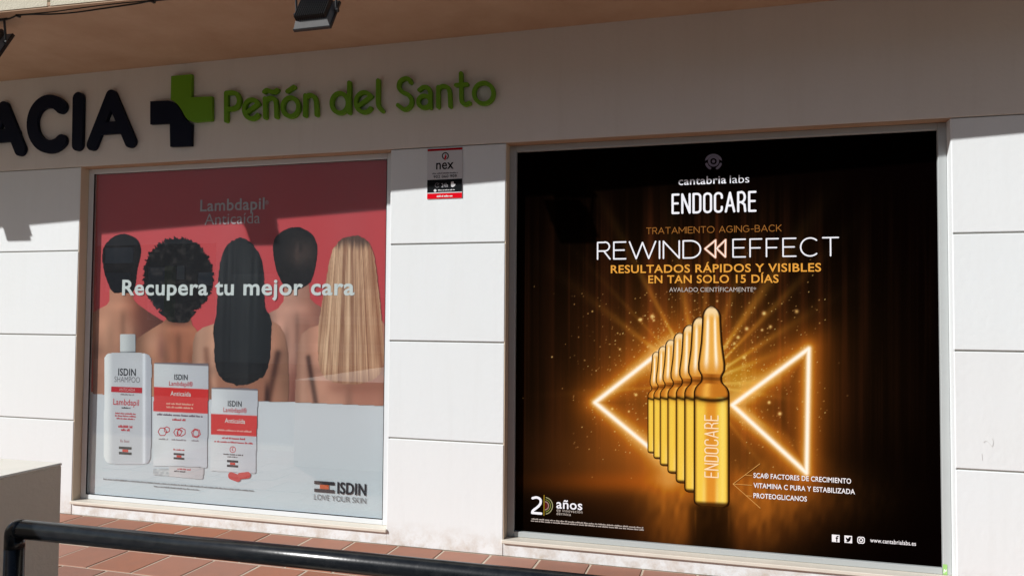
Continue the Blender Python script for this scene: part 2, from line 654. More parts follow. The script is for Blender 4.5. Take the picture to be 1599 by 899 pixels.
def text(name, s, x0, x1, yb, cap, mat, parent, Y, off=0.0, space=1.0, rot=False):
    """line of print from x0 to x1, base line yb and cap height measured at its middle"""
    me = font_mesh(s, off, space)
    a = verts_of(me)
    xc = (x0 + x1) / 2
    X0 = float(P(x0, yb, Y)[0]); X1 = float(P(x1, yb, Y)[0])
    Zb = float(P(xc, yb, Y)[1]); Zt = float(P(xc, yb - cap, Y)[1])
    k = (Zt - Zb) / cap_height(off)
    x = X0 + (a[:, 0] - a[:, 0].min()) * (X1 - X0) / (a[:, 0].max() - a[:, 0].min())
    set_verts(me, np.stack([x, np.full(len(a), Y), Zb + (a[:, 1] + off) * k], 1))
    if ' ' not in s:
        return obj(name, me, mat, parent)
    # one piece for each word: cut where the gap between letters is as wide as a space
    fs = [tuple(p.vertices) for p in me.polygons]
    fx = np.array([[a[list(f), 0].min(), a[list(f), 0].max()] for f in fs])
    order = np.argsort(fx[:, 0])
    words = []; end = -1e9
    for i in order:
        if fx[i, 0] - end > .15 * space:
            words.append([])
        words[-1].append(i)
        end = max(end, fx[i, 1])
    v = verts_of(me)
    for wd in words:
        ids = sorted({q for i in wd for q in fs[i]})
        mp = {q: n for n, q in enumerate(ids)}
        meshobj(name, v[ids], [[mp[q] for q in fs[i]] for i in wd], mat, parent)
    bpy.data.meshes.remove(me)


def glyph(ch, w):
    """skeleton of a capital of height 1 and width w"""
    r = min(0.5, w / 2)
    if ch == 'A': return [[(0, 0), (w / 2, 1), (w, 0)], [(w * .18, .32), (w * .82, .32)]], w
    if ch == 'B':
        q = min(.25, w / 2)
        return [[(0, 0), (0, 1), (w * .9 - q, 1)] + arc(w * .9 - q, .76, q, .24, 90, -90, 10) + [(0, .52)],
                [(w - q, .52)] + arc(w - q, .26, q, .26, 90, -90, 10) + [(0, 0)]], w
    if ch == 'C':
        if w < .6: return [[(w, .74), (w, 1 - r)] + arc(r, 1 - r, r, r, 0, 180, 12) + arc(r, r, r, r, 180, 360, 12) + [(w, .26)]], w
        return [arc(.5 * w, .5, w / 2, .5, 48, 312, 30)], w * .9
    if ch == 'D':
        if w < .6: return [[(0, 0), (0, 1), (w - r, 1)] + arc(w - r, 1 - r, r, r, 90, 0, 8) + arc(w - r, r, r, r, 0, -90, 8) + [(0, 0)]], w
        return [[(0, 0), (0, 1), (w - .5, 1)] + arc(w - .5, .5, .5, .5, 90, -90, 18) + [(0, 0)]], w
    if ch == 'E': return [[(w, 1), (0, 1), (0, 0), (w, 0)], [(0, .52), (w * .88, .52)]], w
    if ch == 'F': return [[(w, 1), (0, 1), (0, 0)], [(0, .5), (w * .86, .5)]], w
    if ch == 'G': return [arc(.5 * w, .5, w / 2, .5, 48, 325, 30) + [(w * .93, .47), (w * .6, .47)]], w
    if ch == 'I': return [[(0, 0), (0, 1)]], 0.0
    if ch == 'K': return [[(0, 0), (0, 1)], [(w, 1), (0, .36)], [(w * .3, .56), (w, 0)]], w
    if ch == 'M': return [[(0, 0), (0, 1), (w / 2, .3), (w, 1), (w, 0)]], w
    if ch == 'N': return [[(0, 0), (0, 1), (w, 0), (w, 1)]], w
    if ch == 'O':
        if w < .6: return [arc(r, 1 - r, r, r, 0, 180, 12) + arc(r, r, r, r, 180, 360, 12) + [(w, 1 - r)]], w
        return [arc(w / 2, .5, w / 2, .5, 0, 360, 40)], w
    if ch == 'R':
        q = min(.25, w / 2)
        return [[(0, 0), (0, 1), (w * .95 - q, 1)] + arc(w * .95 - q, .75, q, .27, 90, -90, 12) + [(0, .48)],
                [(w * .5, .48), (w, 0)] if w > .6 else [(w * .95 - q, .48), (w * .9, .35), (w, 0)]], w
    if ch == 'T': return [[(0, 1), (w, 1)], [(w / 2, 1), (w / 2, 0)]], w
    if ch == 'W': return [[(0, 1), (w * .26, 0), (w / 2, .95), (w * .74, 0), (w, 1)]], w
    if ch == '-': return [[(0, .42), (w, .42)]], w
    return [], w


WIDE = dict(A=.86, B=.68, C=.92, D=.86, E=.62, F=.58, G=.92, I=0, K=.68, M=.95, N=.8, O=1.02, R=.66, T=.74, W=1.35)
WIDE['-'] = .35
WIDE[' '] = .3
NARROW = dict(A=.40, C=.33, D=.33, E=.29, N=.36, O=.33, R=.33)


def thin_text(name, s, x0, x1, yb, cap, hw, mat, parent, Y, widths=WIDE, gap=.2, vertical=False):
    """line lettering with a thin round pen (hw = half-width in px)"""
    strokes = []
    x = 0.0
    for ch in s:
        g, w = glyph(ch, widths.get(ch, .5))
        strokes += [[(px + x, py) for px, py in st] for st in g]
        x += (w if ch != ' ' else .3) + gap
    tot = x - gap
    xc = (x0 + x1) / 2
    if not vertical:
        X0 = float(P(x0, yb, Y)[0]); X1 = float(P(x1, yb, Y)[0])
        Zb = float(P(xc, yb, Y)[1]); Zt = float(P(xc, yb - cap, Y)[1])
        r = hw * (X1 - X0) / (x1 - x0)
        kx = (X1 - X0 - 2 * r) / tot
        kz = Zt - Zb - 2 * r
        S = [[(X0 + r + a * kx, Zb + r + b * kz) for a, b in st] for st in strokes]
    else:
        # reads upwards: x0..x1 are bottom and top rows, yb the column of the base line, cap the letter height
        Zb = float(P(yb, x0, Y)[1]); Zt = float(P(yb, x1, Y)[1])
        Xb = float(P(yb, x0, Y)[0]); Xt = float(P(yb - cap, x0, Y)[0])
        r = hw * (Zt - Zb) / abs(x1 - x0)
        kx = (Zt - Zb - 2 * r) / tot
        kz = (Xb - Xt) - 2 * r
        S = [[(Xb - r - b * kz, Zb + r + a * kx) for a, b in st] for st in strokes]
    F, lo, h = stroke_field(S, r, max(r / 3.0, 0.0009))
    return obj(name, stand_up(loops_mesh([thin_loop(l, h * .06) for l in contours(F, lo, h)]), Y), mat, parent)


def micro(name, x0, x1, y, hgt, mat, parent, Y, seed=1, dens=0.82):
    """a line of print too small to read: a row of word-sized dashes"""
    rn = random.Random(seed)
    mb = MB()
    X0 = float(P(x0, y, Y)[0]); X1 = float(P(x1, y, Y)[0])
    xc = (x0 + x1) / 2
    Z0 = float(P(xc, y, Y)[1]); Z1 = float(P(xc, y - hgt, Y)[1])
    u = (Z1 - Z0)
    x = X0
    while x < X1 - u * .3:
        n = rn.randint(2, 9)
        for _ in range(n):
            w = u * rn.uniform(.45, .75)
            if x + w > X1: break
            k = rn.choice((.68, .72, 1.0))
            mb.add([(x, Y, Z0), (x + w * dens, Y, Z0), (x + w * dens, Y, Z0 + u * k), (x, Y, Z0 + u * k)], [[0, 1, 2, 3]])
            x += w
        x += u * .45
    return mb.build(name, mat, parent)


# ------------------------------------------------------------------ printed pictures
def noise1(x, seed, scale):
    """smooth 1-d value noise"""
    r = np.random.default_rng(seed).random(4096)
    t = np.asarray(x) / scale + 1000
    i = np.floor(t).astype(int); f = t - i
    f = f * f * (3 - 2 * f)
    return r[i % 4096] * (1 - f) + r[(i + 1) % 4096] * f


def noise2(x, y, seed, scale):
    r = np.random.default_rng(seed).random((256, 256))
    tx = np.asarray(x) / scale + 500; ty = np.asarray(y) / scale + 500
    i = np.floor(tx).astype(int); j = np.floor(ty).astype(int)
    fx = tx - i; fy = ty - j
    fx = fx * fx * (3 - 2 * fx); fy = fy * fy * (3 - 2 * fy)
    g = lambda a, b: r[a % 256, b % 256]
    return (g(i, j) * (1 - fx) + g(i + 1, j) * fx) * (1 - fy) + (g(i, j + 1) * (1 - fx) + g(i + 1, j + 1) * fx) * fy


def fbm2(x, y, seed, scale, o=4):
    s = 0; a = 1; t = 0
    for k in range(o):
        s = s + a * noise2(x, y, seed + k, scale / 2 ** k); t += a; a *= .5
    return s / t


def seg_dist(X, Y, a, b):
    d = (b[0] - a[0], b[1] - a[1])
    L = d[0] ** 2 + d[1] ** 2
    t = np.clip(((X - a[0]) * d[0] + (Y - a[1]) * d[1]) / L, 0, 1)
    return np.hypot(X - a[0] - t * d[0], Y - a[1] - t * d[1])


def inside_poly(X, Y, poly):
    q = np.array(poly, float)
    ins = np.zeros(X.shape, bool)
    x0, y0 = q[-1]
    for x1, y1 in q:
        c = (y0 > Y) != (y1 > Y)
        with np.errstate(divide='ignore', invalid='ignore'):
            xi = (x1 - x0) * (Y - y0) / (y1 - y0) + x0
        ins ^= c & (X < xi)
        x0, y0 = x1, y1
    return ins


def ss(a, b, x):
    t = np.clip((x - a) / (b - a), 0, 1)
    return t * t * (3 - 2 * t)


def mix(a, b, t):
    t = np.asarray(t)[..., None]
    return np.asarray(a, float) * (1 - t) + np.asarray(b, float) * t


def write_ink(me, col255, k=1.0):
    c = np.ones((len(me.vertices), 4), np.float32)
    c[:, :3] = np.clip(lin(np.clip(col255, 0, 255)) * k, 0, 1)
    at = me.attributes.new('ink', 'FLOAT_COLOR', 'POINT')
    at.data.foreach_set('color', c.ravel())


def grid_sheet(name, X, Yp, keep, colf, parent, Y, k=1.0):
    """printed sheet from a grid of points (photo measure), colours from colf(x, y)"""
    ny, nx = X.shape
    gx, gz = P(X, Yp, Y)
    idx = np.arange(nx * ny).reshape(ny, nx)
    q = np.stack([idx[1:, :-1], idx[1:, 1:], idx[:-1, 1:], idx[:-1, :-1]], -1).reshape(-1, 4)
    if keep is not None:
        kc = (keep[:-1, :-1].astype(int) + keep[1:, :-1] + keep[1:, 1:] + keep[:-1, 1:]) >= 2
        q = q[kc.ravel()]
    used = np.unique(q)
    remap = np.full(nx * ny, -1); remap[used] = np.arange(len(used))
    q = remap[q]
    co = np.stack([gx.ravel()[used], np.full(len(used), Y), gz.ravel()[used]], 1)
    me = bpy.data.meshes.new(name)
    me.vertices.add(len(used)); me.vertices.foreach_set('co', co.ravel())
    me.loops.add(q.size); me.loops.foreach_set('vertex_index', q.ravel().astype(np.int32))
    me.polygons.add(len(q)); me.polygons.foreach_set('loop_start', np.arange(0, q.size, 4, dtype=np.int32))
    me.update(calc_edges=True)
    write_ink(me, colf(X.ravel()[used], Yp.ravel()[used]), k)
    return obj(name, me, print_mat(), parent)


def grid_px(x0, y0, x1, y1, step):
    return np.meshgrid(np.arange(x0, x1 + step, step), np.arange(y0, y1 + step, step))


def painted(name, poly, colf, parent, Y, step=1.0, k=1.0, wob=None):
    q = np.array(poly)
    X, Yp = grid_px(q[:, 0].min() - 2, q[:, 1].min() - 2, q[:, 0].max() + 2, q[:, 1].max() + 2, step)
    keep = inside_poly(X, Yp, poly)
    if wob is not None:
        keep = wob(X, Yp, keep)
    return grid_sheet(name, X, Yp, keep, colf, parent, Y, k)


def PZ(px, py, Z):
    """photo pixel -> point on the level plane z = Z"""
    a = (px - 799.5) / F_PX; b = (py - 449.5) / F_PX
    d = _fw + a * _rt - b * _up
    t = (Z - CAM[2]) / d[2]
    return CAM + t * d


# ------------------------------------------------------------------ ground, road, pavement
def structure(o):
    o['kind'] = 'structure'
    return o


ASPHALT = surf('asphalt', (0.075, 0.074, 0.072), 0.9, 0.2, var=0.5, vscale=20, bump=0.8, bscale=200)
CONCRETE = surf('grey_paving', (0.30, 0.285, 0.26), 0.85, 0.2, var=0.4, vscale=4, bump=0.4, bscale=80)
structure(meshobj('ground', [(-400, -400, -.16), (400, -400, -.16), (400, 400, -.16), (-400, 400, -.16)], [[0, 1, 2, 3]], CONCRETE))
structure(meshobj('road', [(-60, -11.5, -.135), (60, -11.5, -.135), (60, -2.93, -.135), (-60, -2.93, -.135)], [[0, 1, 2, 3]], ASPHALT))
structure(box('far_pavement', -60, 60, -15.0, -11.5, -.155, -.01, CONCRETE, c=.01))
kerb = structure(box('kerb', -60, 60, -2.93, -2.785, -.155, -.002, CONCRETE, c=.012))
pav = structure(box('pavement', -12, 6, -2.785, .02, -.15, -.0032, MORTAR))

TX, TY, GAP = 0.2975, 0.327, 0.011


def tile_mesh(dy):
    me = bpy.data.meshes.new('tile')
    mb = MB().box(-(TX - GAP) / 2, (TX - GAP) / 2, -(dy - GAP) / 2, (dy - GAP) / 2, -.02, 0, .0035)
    me.from_pydata(mb.v, [], mb.f)
    me.update()
    me.materials.append(TILE)
    return me


tm_full, tm_cut = tile_mesh(TY), tile_mesh(0.232)
rows = [(0.003, -.235, tm_cut)] + [(-.235 - TY * k, -.235 - TY * (k + 1), tm_full) for k in range(7)]
for r, (ya, yb, me) in enumerate(rows):
    ph = -1.957 + TX / 2 + (TX / 2 if r % 2 else 0)
    for n in range(-12, 14):
        o = bpy.data.objects.new('tile', me)
        COL.objects.link(o)
        o.parent = pav
        o.location = (ph + n * TX + random.uniform(-.0015, .0015), (ya + yb) / 2 + random.uniform(-.001, .001), random.uniform(-.0016, .0012))
        o.rotation_euler = (random.uniform(-.003, .003), random.uniform(-.003, .003), random.uniform(-.004, .004))

# ------------------------------------------------------------------ the pharmacy building
XA, XB, XC, XD = -4.4537, -2.0410, -1.2918, 1.1063
ZS, ZF, J1, J2, J3 = 3.1256, 2.4545, 1.8534, 1.2535, 0.6534
bld = thing('building', (-1.5, 0.3, 0), 'white pharmacy building with shaded peach overhang above two shop windows', 'building')


def front(x):
    return -(1.142 - 0.0499 * (x + 5.675))


# piers: blocks with recessed joints over a core
g = 0.0045
for x0, x1 in ((-8.0, XA), (XB, XC), (XD, 4.5)):
    box('pier_core', x0 + .004, x1 - .004, .011, .4, 0, ZF - .001, JOINT, bld)
    zs = [0.0, J3, J2, J1, ZF - .006]
    for i in range(4):
        a = zs[i] + (g if i else 0)
        b = zs[i + 1] - (g if i < 3 else 0)
        box('wall_block', x0, x1, random.uniform(-.0012, .0012), .06, a, b, PLASTER, bld, c=.003)
SCUFF = surf('grey_scuff', (0.66, 0.66, 0.65), 0.8, 0.1)
strokes_px('scuff_mark', [curve_pts([(1536, 690), (1540, 688), (1545, 692), (1549, 696), (1551, 690), (1549, 684)], 5)], .45, SCUFF, bld, -.0022)
strokes_px('scuff_mark', [[(1533, 708), (1534, 718)]], .4, SCUFF, bld, -.0022)
# plinth under the windows
for x0, x1 in ((XA, XB), (XC, XD)):
    box('plinth', x0 + .001, x1 - .001, .0025, .4, 0, .0745, PLASTER, bld, c=.002)
box('fascia', -9.0, 5.0, -.004, .4, ZF, ZS + .1, FASCIA, bld, c=.002)
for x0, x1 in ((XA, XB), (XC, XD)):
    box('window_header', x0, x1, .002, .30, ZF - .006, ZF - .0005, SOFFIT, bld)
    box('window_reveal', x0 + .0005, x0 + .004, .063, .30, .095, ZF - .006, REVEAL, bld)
    box('window_reveal', x1 - .004, x1 - .0005, .063, .30, .095, ZF - .006, PLASTER, bld)
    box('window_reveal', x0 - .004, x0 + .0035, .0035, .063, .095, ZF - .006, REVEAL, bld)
    box('window_reveal', x1 - .0035, x1 + .004, .0035, .063, .095, ZF - .006, PLASTER, bld)
# overhanging storey with its skewed front
xa, xb = -9.5, 5.5
ov = [(xa, front(xa) + .02), (xb, front(xb) + .02), (xb, .4), (xa, .4)]
meshobj('upper_storey', [(x, y, ZS + .02) for x, y in ov] + [(x, y, 6.4) for x, y in ov],
        [[3, 2, 1, 0], [4, 5, 6, 7], [0, 1, 5, 4], [1, 2, 6, 5], [2, 3, 7, 6], [3, 0, 4, 7]], JOINT, bld)
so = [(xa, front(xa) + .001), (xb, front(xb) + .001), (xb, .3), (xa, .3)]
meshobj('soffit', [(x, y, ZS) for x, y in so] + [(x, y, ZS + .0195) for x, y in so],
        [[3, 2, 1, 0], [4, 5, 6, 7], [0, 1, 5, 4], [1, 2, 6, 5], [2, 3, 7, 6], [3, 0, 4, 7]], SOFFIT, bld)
dr = [(xa, front(xa) + .004), (xb, front(xb) + .004), (xb, front(xb) + .075), (xa, front(xa) + .075)]
meshobj('drip_edge', [(x, y, ZS - .011) for x, y in dr] + [(x, y, ZS - .0005) for x, y in dr],
        [[3, 2, 1, 0], [0, 1, 5, 4], [1, 2, 6, 5], [2, 3, 7, 6], [3, 0, 4, 7]], SOFFIT, bld)
x = -3.655 - 1.15 * 5
while x < 5.2:
    for za, zb in ((ZS - .002, 4.05), (4.06, 5.2), (5.21, 6.38)):
        x0, x1 = x + .011, x + 1.15 - .011
        q = [(x0, front(x0)), (x1, front(x1)), (x1, front(x1) + .022), (x0, front(x0) + .022)]
        meshobj('stucco_panel', [(a, b, za) for a, b in q] + [(a, b, zb) for a, b in q],
                [[3, 2, 1, 0], [4, 5, 6, 7], [0, 1, 5, 4], [1, 2, 6, 5], [2, 3, 7, 6], [3, 0, 4, 7]], STUCCO, bld)
    x += 1.15

# windows: frame > glass pane, gasket, sill
GX1 = (-4.406, -2.102)
GX2 = (-1.2455, 1.060)
GZ = (0.1275, 2.411)
glass, gedge = glass_mat()


def frame_mesh(x0, x1, gx0, gx1):
    mb = MB()
    z0, z1 = .0955, ZF - .0065
    mb.box(x0 + .0045, gx0, .07, .12, z0, z1, .003)
    mb.box(gx1, x1 - .0045, .07, .12, z0, z1, .003)
    mb.box(gx0, gx1, .0705, .12, z0, GZ[0], .003)
    mb.box(gx0, gx1, .0705, .12, GZ[1], z1, .003)
    return mb


for k, (x0, x1, gx) in enumerate(((XA, XB, GX1), (XC, XD, GX2))):
    w = frame_mesh(x0, x1, *gx).build('window', (ALU, ALU2)[k], bld)
    w['label'] = ('shop window left of the middle pier, with the red poster', 'shop window right of the middle pier, with the black poster')[k]
    ya = .082 if k == 0 else .0935
    pane = MB().box(gx[0] - .004, gx[1] + .004, ya, ya + .005, GZ[0] - .004, GZ[1] + .004)
    o = pane.build('glass_pane', glass, w)
    o.data.materials.append(gedge)
    o.data.polygons.foreach_set('material_index', [0 if i == 2 else 1 for i in range(6)])
    gk = MB()
    e = .0035 if k == 0 else .002
    gk.box(gx[0], gx[0] + e * 1.6, .074, .0815, GZ[0], GZ[1])
    gk.box(gx[1] - e * 1.5, gx[1], .074, .0815, GZ[0], GZ[1])
    gk.box(gx[0] + e * 1.6, gx[1] - e * 1.5, .0742, .0815, GZ[0], GZ[0] + e * 1.3)
    gk.box(gx[0] + e * 1.6, gx[1] - e * 1.5, .0742, .0815, GZ[1] - e * .7, GZ[1])
    if k == 0:
        gk.build('gasket', GASKET, w)
    box('window_sill', x0 - .004, x1 + .004 if k == 0 else x1 - .001, -.016, .0985, .0752, .095, SILL, w, c=.003)
    box('dark_interior_sheet', x0 + .01, x1 - .01, .135, .15, .096, ZF - .01, GASKET, w)  # black sheet standing in for the unlit room behind

# ------------------------------------------------------------------ raised letters on the fascia
YL = -.022           # mid-depth of the letters
TH = .013


def letter(name, strokes, hw, mat, parent):
    o = strokes_px(name, strokes, hw, mat, parent, YL, extrude=TH, res=.003)
    smooth_by_angle(o, 35)
    return o


def empty_at(px, py, name, label, cat, group=None):
    x, z = P(px, py, 0)
    return thing(name, (float(x), -.01, float(z)), label, cat, group)


ws = empty_at(110, 235, 'word_sign', 'raised navy rounded capital letters ACIA on the shaded fascia', 'sign')
letter('letter', [[(-20.5, 238), (7, 169), (32.8, 233.8)], [(-11, 214), (24.5, 211)]], 8.0, NAVY, ws)
letter('letter', [arc(79, 194.3, 27, 35.4, -48, -312, 34)], 8.2, NAVY, ws)
letter('letter', [[(123.6, 154.5), (122.4, 226.3)]], 8.0, NAVY, ws)
letter('letter', [[(145.3, 226), (175, 150.5), (204.8, 221.5)], [(155.5, 201.5), (195, 199)]], 8.0, NAVY, ws)

cs = empty_at(284, 230, 'cross_sign', 'raised pharmacy cross sign of one green and one navy interlocking half', 'sign')


def solid_px(name, poly, mat, parent, Y, th):
    return obj(name, stand_up(loops_mesh([to_wall(poly, Y)], th), Y), mat, parent)


green_curve = curve_pts([(306, 191.6), (298, 189.5), (291.5, 183.5), (286.3, 174), (281, 166), (274.5, 160), (268.6, 156.8)], 6)
o = solid_px('green_half', [(269.2, 120), (300.9, 117), (300.6, 152.8), (332.8, 151.4), (332.8, 189.3)] + green_curve, GREEN, cs, YL, TH)
navy_curve = curve_pts([(264, 157.8), (272, 160.3), (278.5, 165.5), (284, 174.5), (289.3, 184.3), (295.4, 191), (300.9, 194.3)], 6)
o = solid_px('navy_half', [(236.6, 159.2)] + navy_curve + [(300.3, 228.6), (267.6, 229.8), (267, 193.4), (236.6, 195)], NAVY, cs, YL, TH)

ns = empty_at(560, 175, 'name_sign', 'raised green letters reading Peñón del Santo on the fascia', 'sign')
W = 2.95
LET = [
    [[(354.4, 189), (354.4, 146.2), (364, 145.4)] + curve_pts([(364, 145.4), (371, 148), (374.6, 157.5), (371.5, 167), (364, 170.8)], 6) + [(356, 171.3)]],
    [arc(394.3, 171.2, 11.9, 14.8, -34, -322, 34), [(384.2, 178.2), (404.4, 163.2)]],
    [[(414.8, 154.5), (415.4, 184)], curve_pts([(415, 160), (419, 155), (425, 153.8), (430.6, 157), (432.3, 165)], 6) + [(432.8, 183)],
     curve_pts([(413.8, 144.2), (418, 141.6), (424.5, 144.2), (430, 144.3), (433.8, 141.6)], 6)],
    [arc(454.7, 167.8, 12.3, 14.6, 0, 360, 40), [(450, 143.4), (459.8, 136.7)]],
    [[(477.8, 150), (477.4, 181)], curve_pts([(478, 154.5), (481, 150.5), (486, 149.3), (492, 152.5), (494.6, 160)], 6) + [(495.6, 180)]],
    [arc(531.5, 161.7, 12.6, 15.4, 0, 360, 40), [(546.3, 130), (546.3, 176.5)]],
    [arc(569.4, 160.5, 12.8, 15.4, -36, -322, 34), [(558.4, 168), (580.2, 151.3)]],
    [[(591.3, 126.5), (591, 160)] + curve_pts([(591, 160), (592.3, 167), (598, 174)], 6)],
    [curve_pts([(642, 129.6), (639.6, 124.8), (633, 123.6), (625.6, 128), (623.6, 137), (629, 144.6), (638.4, 149), (643.6, 157.5), (641, 167), (632, 171.6), (622.3, 165)], 7)],
    [curve_pts([(655.6, 141.4), (662, 137), (669, 138.2), (672.6, 145)], 6) + [(672.8, 168.8)], arc(663.3, 159.6, 9.4, 9.2, 0, 360, 34)],
    [[(685, 137), (685, 167.6)], curve_pts([(685, 141), (688.5, 136.8), (694, 135.4), (700.6, 138.4), (703, 146)], 6) + [(703.8, 166.8)]],
    [[(720.4, 115.5), (720.8, 153)] + curve_pts([(720.8, 153), (722, 160), (727, 163.8), (733.6, 161.6)], 6), [(712.8, 133.8), (729.6, 132.5)]],
    [arc(755.8, 146.4, 15.1, 16.1, 0, 360, 44)],
]
for st in LET:
    letter('letter', st, W, GREEN, ns)

# ------------------------------------------------------------------ alarm company plate
YP = -.0065
al = empty_at(695, 310, 'alarm_plate', 'small white and black alarm company plate reading nex on the middle pier', 'sign plate')
X0, X1, Z0, Z1 = -1.795, -1.566, 2.1295, 2.440
box('plate', X0, X1, -.0055, -.0013, Z0, Z1, PLATE, al)


def band(name, f0, f1, mat, Y=-.0058):
    z0 = Z1 + (Z0 - Z1) * f0; z1 = Z1 + (Z0 - Z1) * f1
    return meshobj(name, [(X0 + .0002, Y, z1), (X1 - .0002, Y, z1), (X1 - .0002, Y, z0), (X0 + .0002, Y, z0)], [[0, 1, 2, 3]], mat, al)


band('red_band', .002, .045, ink((170, 12, 30)))
band('black_band', .618, .873, ink((30, 32, 34)))
band('red_band', .892, .998, ink((222, 18, 34)))
BLK, GRY, WHT, RED = ink((16, 16, 18)), ink((120, 118, 122)), ink((225, 226, 228)), ink((196, 16, 34))
strokes_px('logo_ring', [arc(695.4, 243.6, 4.7, 4.9, 62, -242, 30)], .75, BLK, al, YP)
flat('logo_needle', [(695.8, 240.5), (697.6, 244.5), (696.6, 246.5), (695, 251), (693.6, 248.6), (694.2, 245.5)], RED, al, YP)
text('lettering', 'nex', 681, 708.4, 264.2, 15.2, BLK, al, YP, off=.012, space=1.03)
micro('small_print', 675, 716, 271.4, 2.2, GRY, al, YP, 3)
text('phone_number', '902 060 909', 677, 713, 277.6, 4.4, BLK, al, YP, off=.006, space=1.08)
strokes_px('clock_icon', [arc(682.6, 289.4, 3.2, 3.4, 30, 330, 20), [(682.6, 289.4), (685.6, 286.2)]], .4, GRY, al, YP - .0002)
text('lettering', '24h', 689.2, 699.2, 292.4, 6.2, ink((190, 190, 195)), al, YP - .0002, off=0)
flat('hand_icon', [(704.5, 285), (706, 283.6), (708.4, 283.8), (708.6, 287), (711, 287.4), (710.6, 289.6), (707.8, 291.8), (704.6, 291.2)], WHT, al, YP - .0002, True)
strokes_px('dot_icon', [arc(679.4, 297.7, .9, .9, 0, 360, 12)], 1.2, WHT, al, YP - .0002)
micro('small_print', 684, 711, 297.4, 1.7, WHT, al, YP - .0002, 5)
micro('small_print', 684, 706, 299.9, 1.5, GRY, al, YP - .0002, 6)
micro('web_address', 682, 708, 307.4, 2.6, WHT, al, YP - .0002, 8, .9)

# ------------------------------------------------------------------ floodlights under the overhang
TILT = math.radians(30)


def floodlight(xc, label, dz=0.0, yaw=0.0):
    t = thing('floodlight', (xc, -.97, ZS), label, 'floodlight', 'floodlights under the overhang')
    M = Matrix.Translation((xc, -1.0, 2.853 + dz)) @ Matrix.Rotation(yaw, 4, 'Z') @ Matrix.Rotation(-TILT, 4, 'X')
    # local: x across, z up the plate, -y the back with the fins, +y the lens
    w, h = .1075, .198
    MB().box(-w, w, -.006, .014, 0, h, .004, M).build('flange', LAMPMETAL, t)
    hb = MB()
    b0 = [(-w + .006, -.006, .006), (w - .006, -.006, .006), (w - .006, -.006, h - .006), (-w + .006, -.006, h - .006)]
    b1 = [(-w + .018, -.028, .034), (w - .018, -.028, .034), (w - .018, -.028, h - .034), (-w + .018, -.028, h - .034)]
    hb.add([M @ Vector(v) for v in b0 + b1], [[0, 1, 5, 4], [1, 2, 6, 5], [2, 3, 7, 6], [3, 0, 4, 7], [4, 5, 6, 7]])
    hb.build('housing', LAMPRIM, t)
    fb = MB()
    for i in range(15):
        x = -w + .024 + i * (2 * w - .048) / 14
        fb.box(x - .0018, x + .0018, -.058, -.0275, .036, h - .02, .0006, M)
    o = fb.build('heat_sink', LAMPMETAL, t)
    MB().box(-w + .012, w - .012, .0142, .0165, .012, h - .012, 0, M).build('lens', LENS, t)
    br = MB()
    for s in (-1, 1):
        a = M @ Vector((s * (w + .006), -.012, h * .55))
        br.tube([a, (a.x, -.972, ZS - .012)], .0065, 6)
        c = M @ Vector((s * (w + .001), -.012, h * .55))
        br.tube([c, (a.x + s * .012, a.y, a.z)], .011, 8)
    br.box(xc - w - .016, xc + w + .016, -.986, -.958, ZS - .014, ZS - .002)
    br.build('bracket', LAMPMETAL, t)
    return t


floodlight(-2.026, 'black finned floodlight on the soffit, above the green lettering')
floodlight(-4.165, 'dark floodlight cut off by the left edge, above the navy letters', .03)
floodlight(-6.06, 'floodlight beyond the left edge whose shadow falls on the left pier', .0)

# cable along the soffit edge
cb = thing('cable', tuple(PZ(100, 18, ZS - .008)), 'thin black cable clipped along the front edge of the soffit', 'cable')
zc = ZS - .0145
MB().tube([PZ(*q, zc) for q in curve_pts([(-60, 38), (-20, 32), (10, 30.5), (20, 27.5), (28, 24.5), (50, 23), (80, 22.6), (120, 19.5), (170, 12.5), (215, 6), (238, 2), (300, -4), (400, -12)], 6)], .0042, 6).build('strand', CABLE, cb, True)
MB().tube([PZ(*q, ZS - .0135) for q in curve_pts([(28, 23.6), (80, 19.2), (130, 12.5), (180, 6.5), (238, 1), (320, -8), (430, -20)], 6)], .0030, 6).build('strand', CABLE, cb, True)
for q in ((28.5, 25), (239, 2.5)):
    c = PZ(*q, zc)
    MB().box(c[0] - .008, c[0] + .008, c[1] - .013, c[1] + .013, zc - .008, ZS - .001, .002).build('clip', CABLE, cb)

# ------------------------------------------------------------------ low wall and handrail in front
lw = thing('low_wall', (-3.1, -3.0, 0), 'cream plastered low wall in shade at the lower left corner', 'low wall')
lx, ly = float(PZ(97, 722, .8)[0]), float(PZ(97, 722, .8)[1])
box('wall_body', lx - 1.3, lx, ly - 2.6, ly, -.15, .788, LOWWALL, lw, c=.004)
box('wall_top', lx - 1.3, lx + .0015, ly - 2.6, ly + .0015, .7885, .8, COPING, lw, c=.004)
box('shade_pillar', lx - .42, lx - .002, -3.46, -2.95, .8005, 1.345, LOWWALL, lw, c=.006)  # unseen pillar, added to throw shade on the rail post
box('shade_pillar_cap', lx - .44, lx + .012, -3.48, -2.93, 1.3455, 1.385, COPING, lw, c=.004)

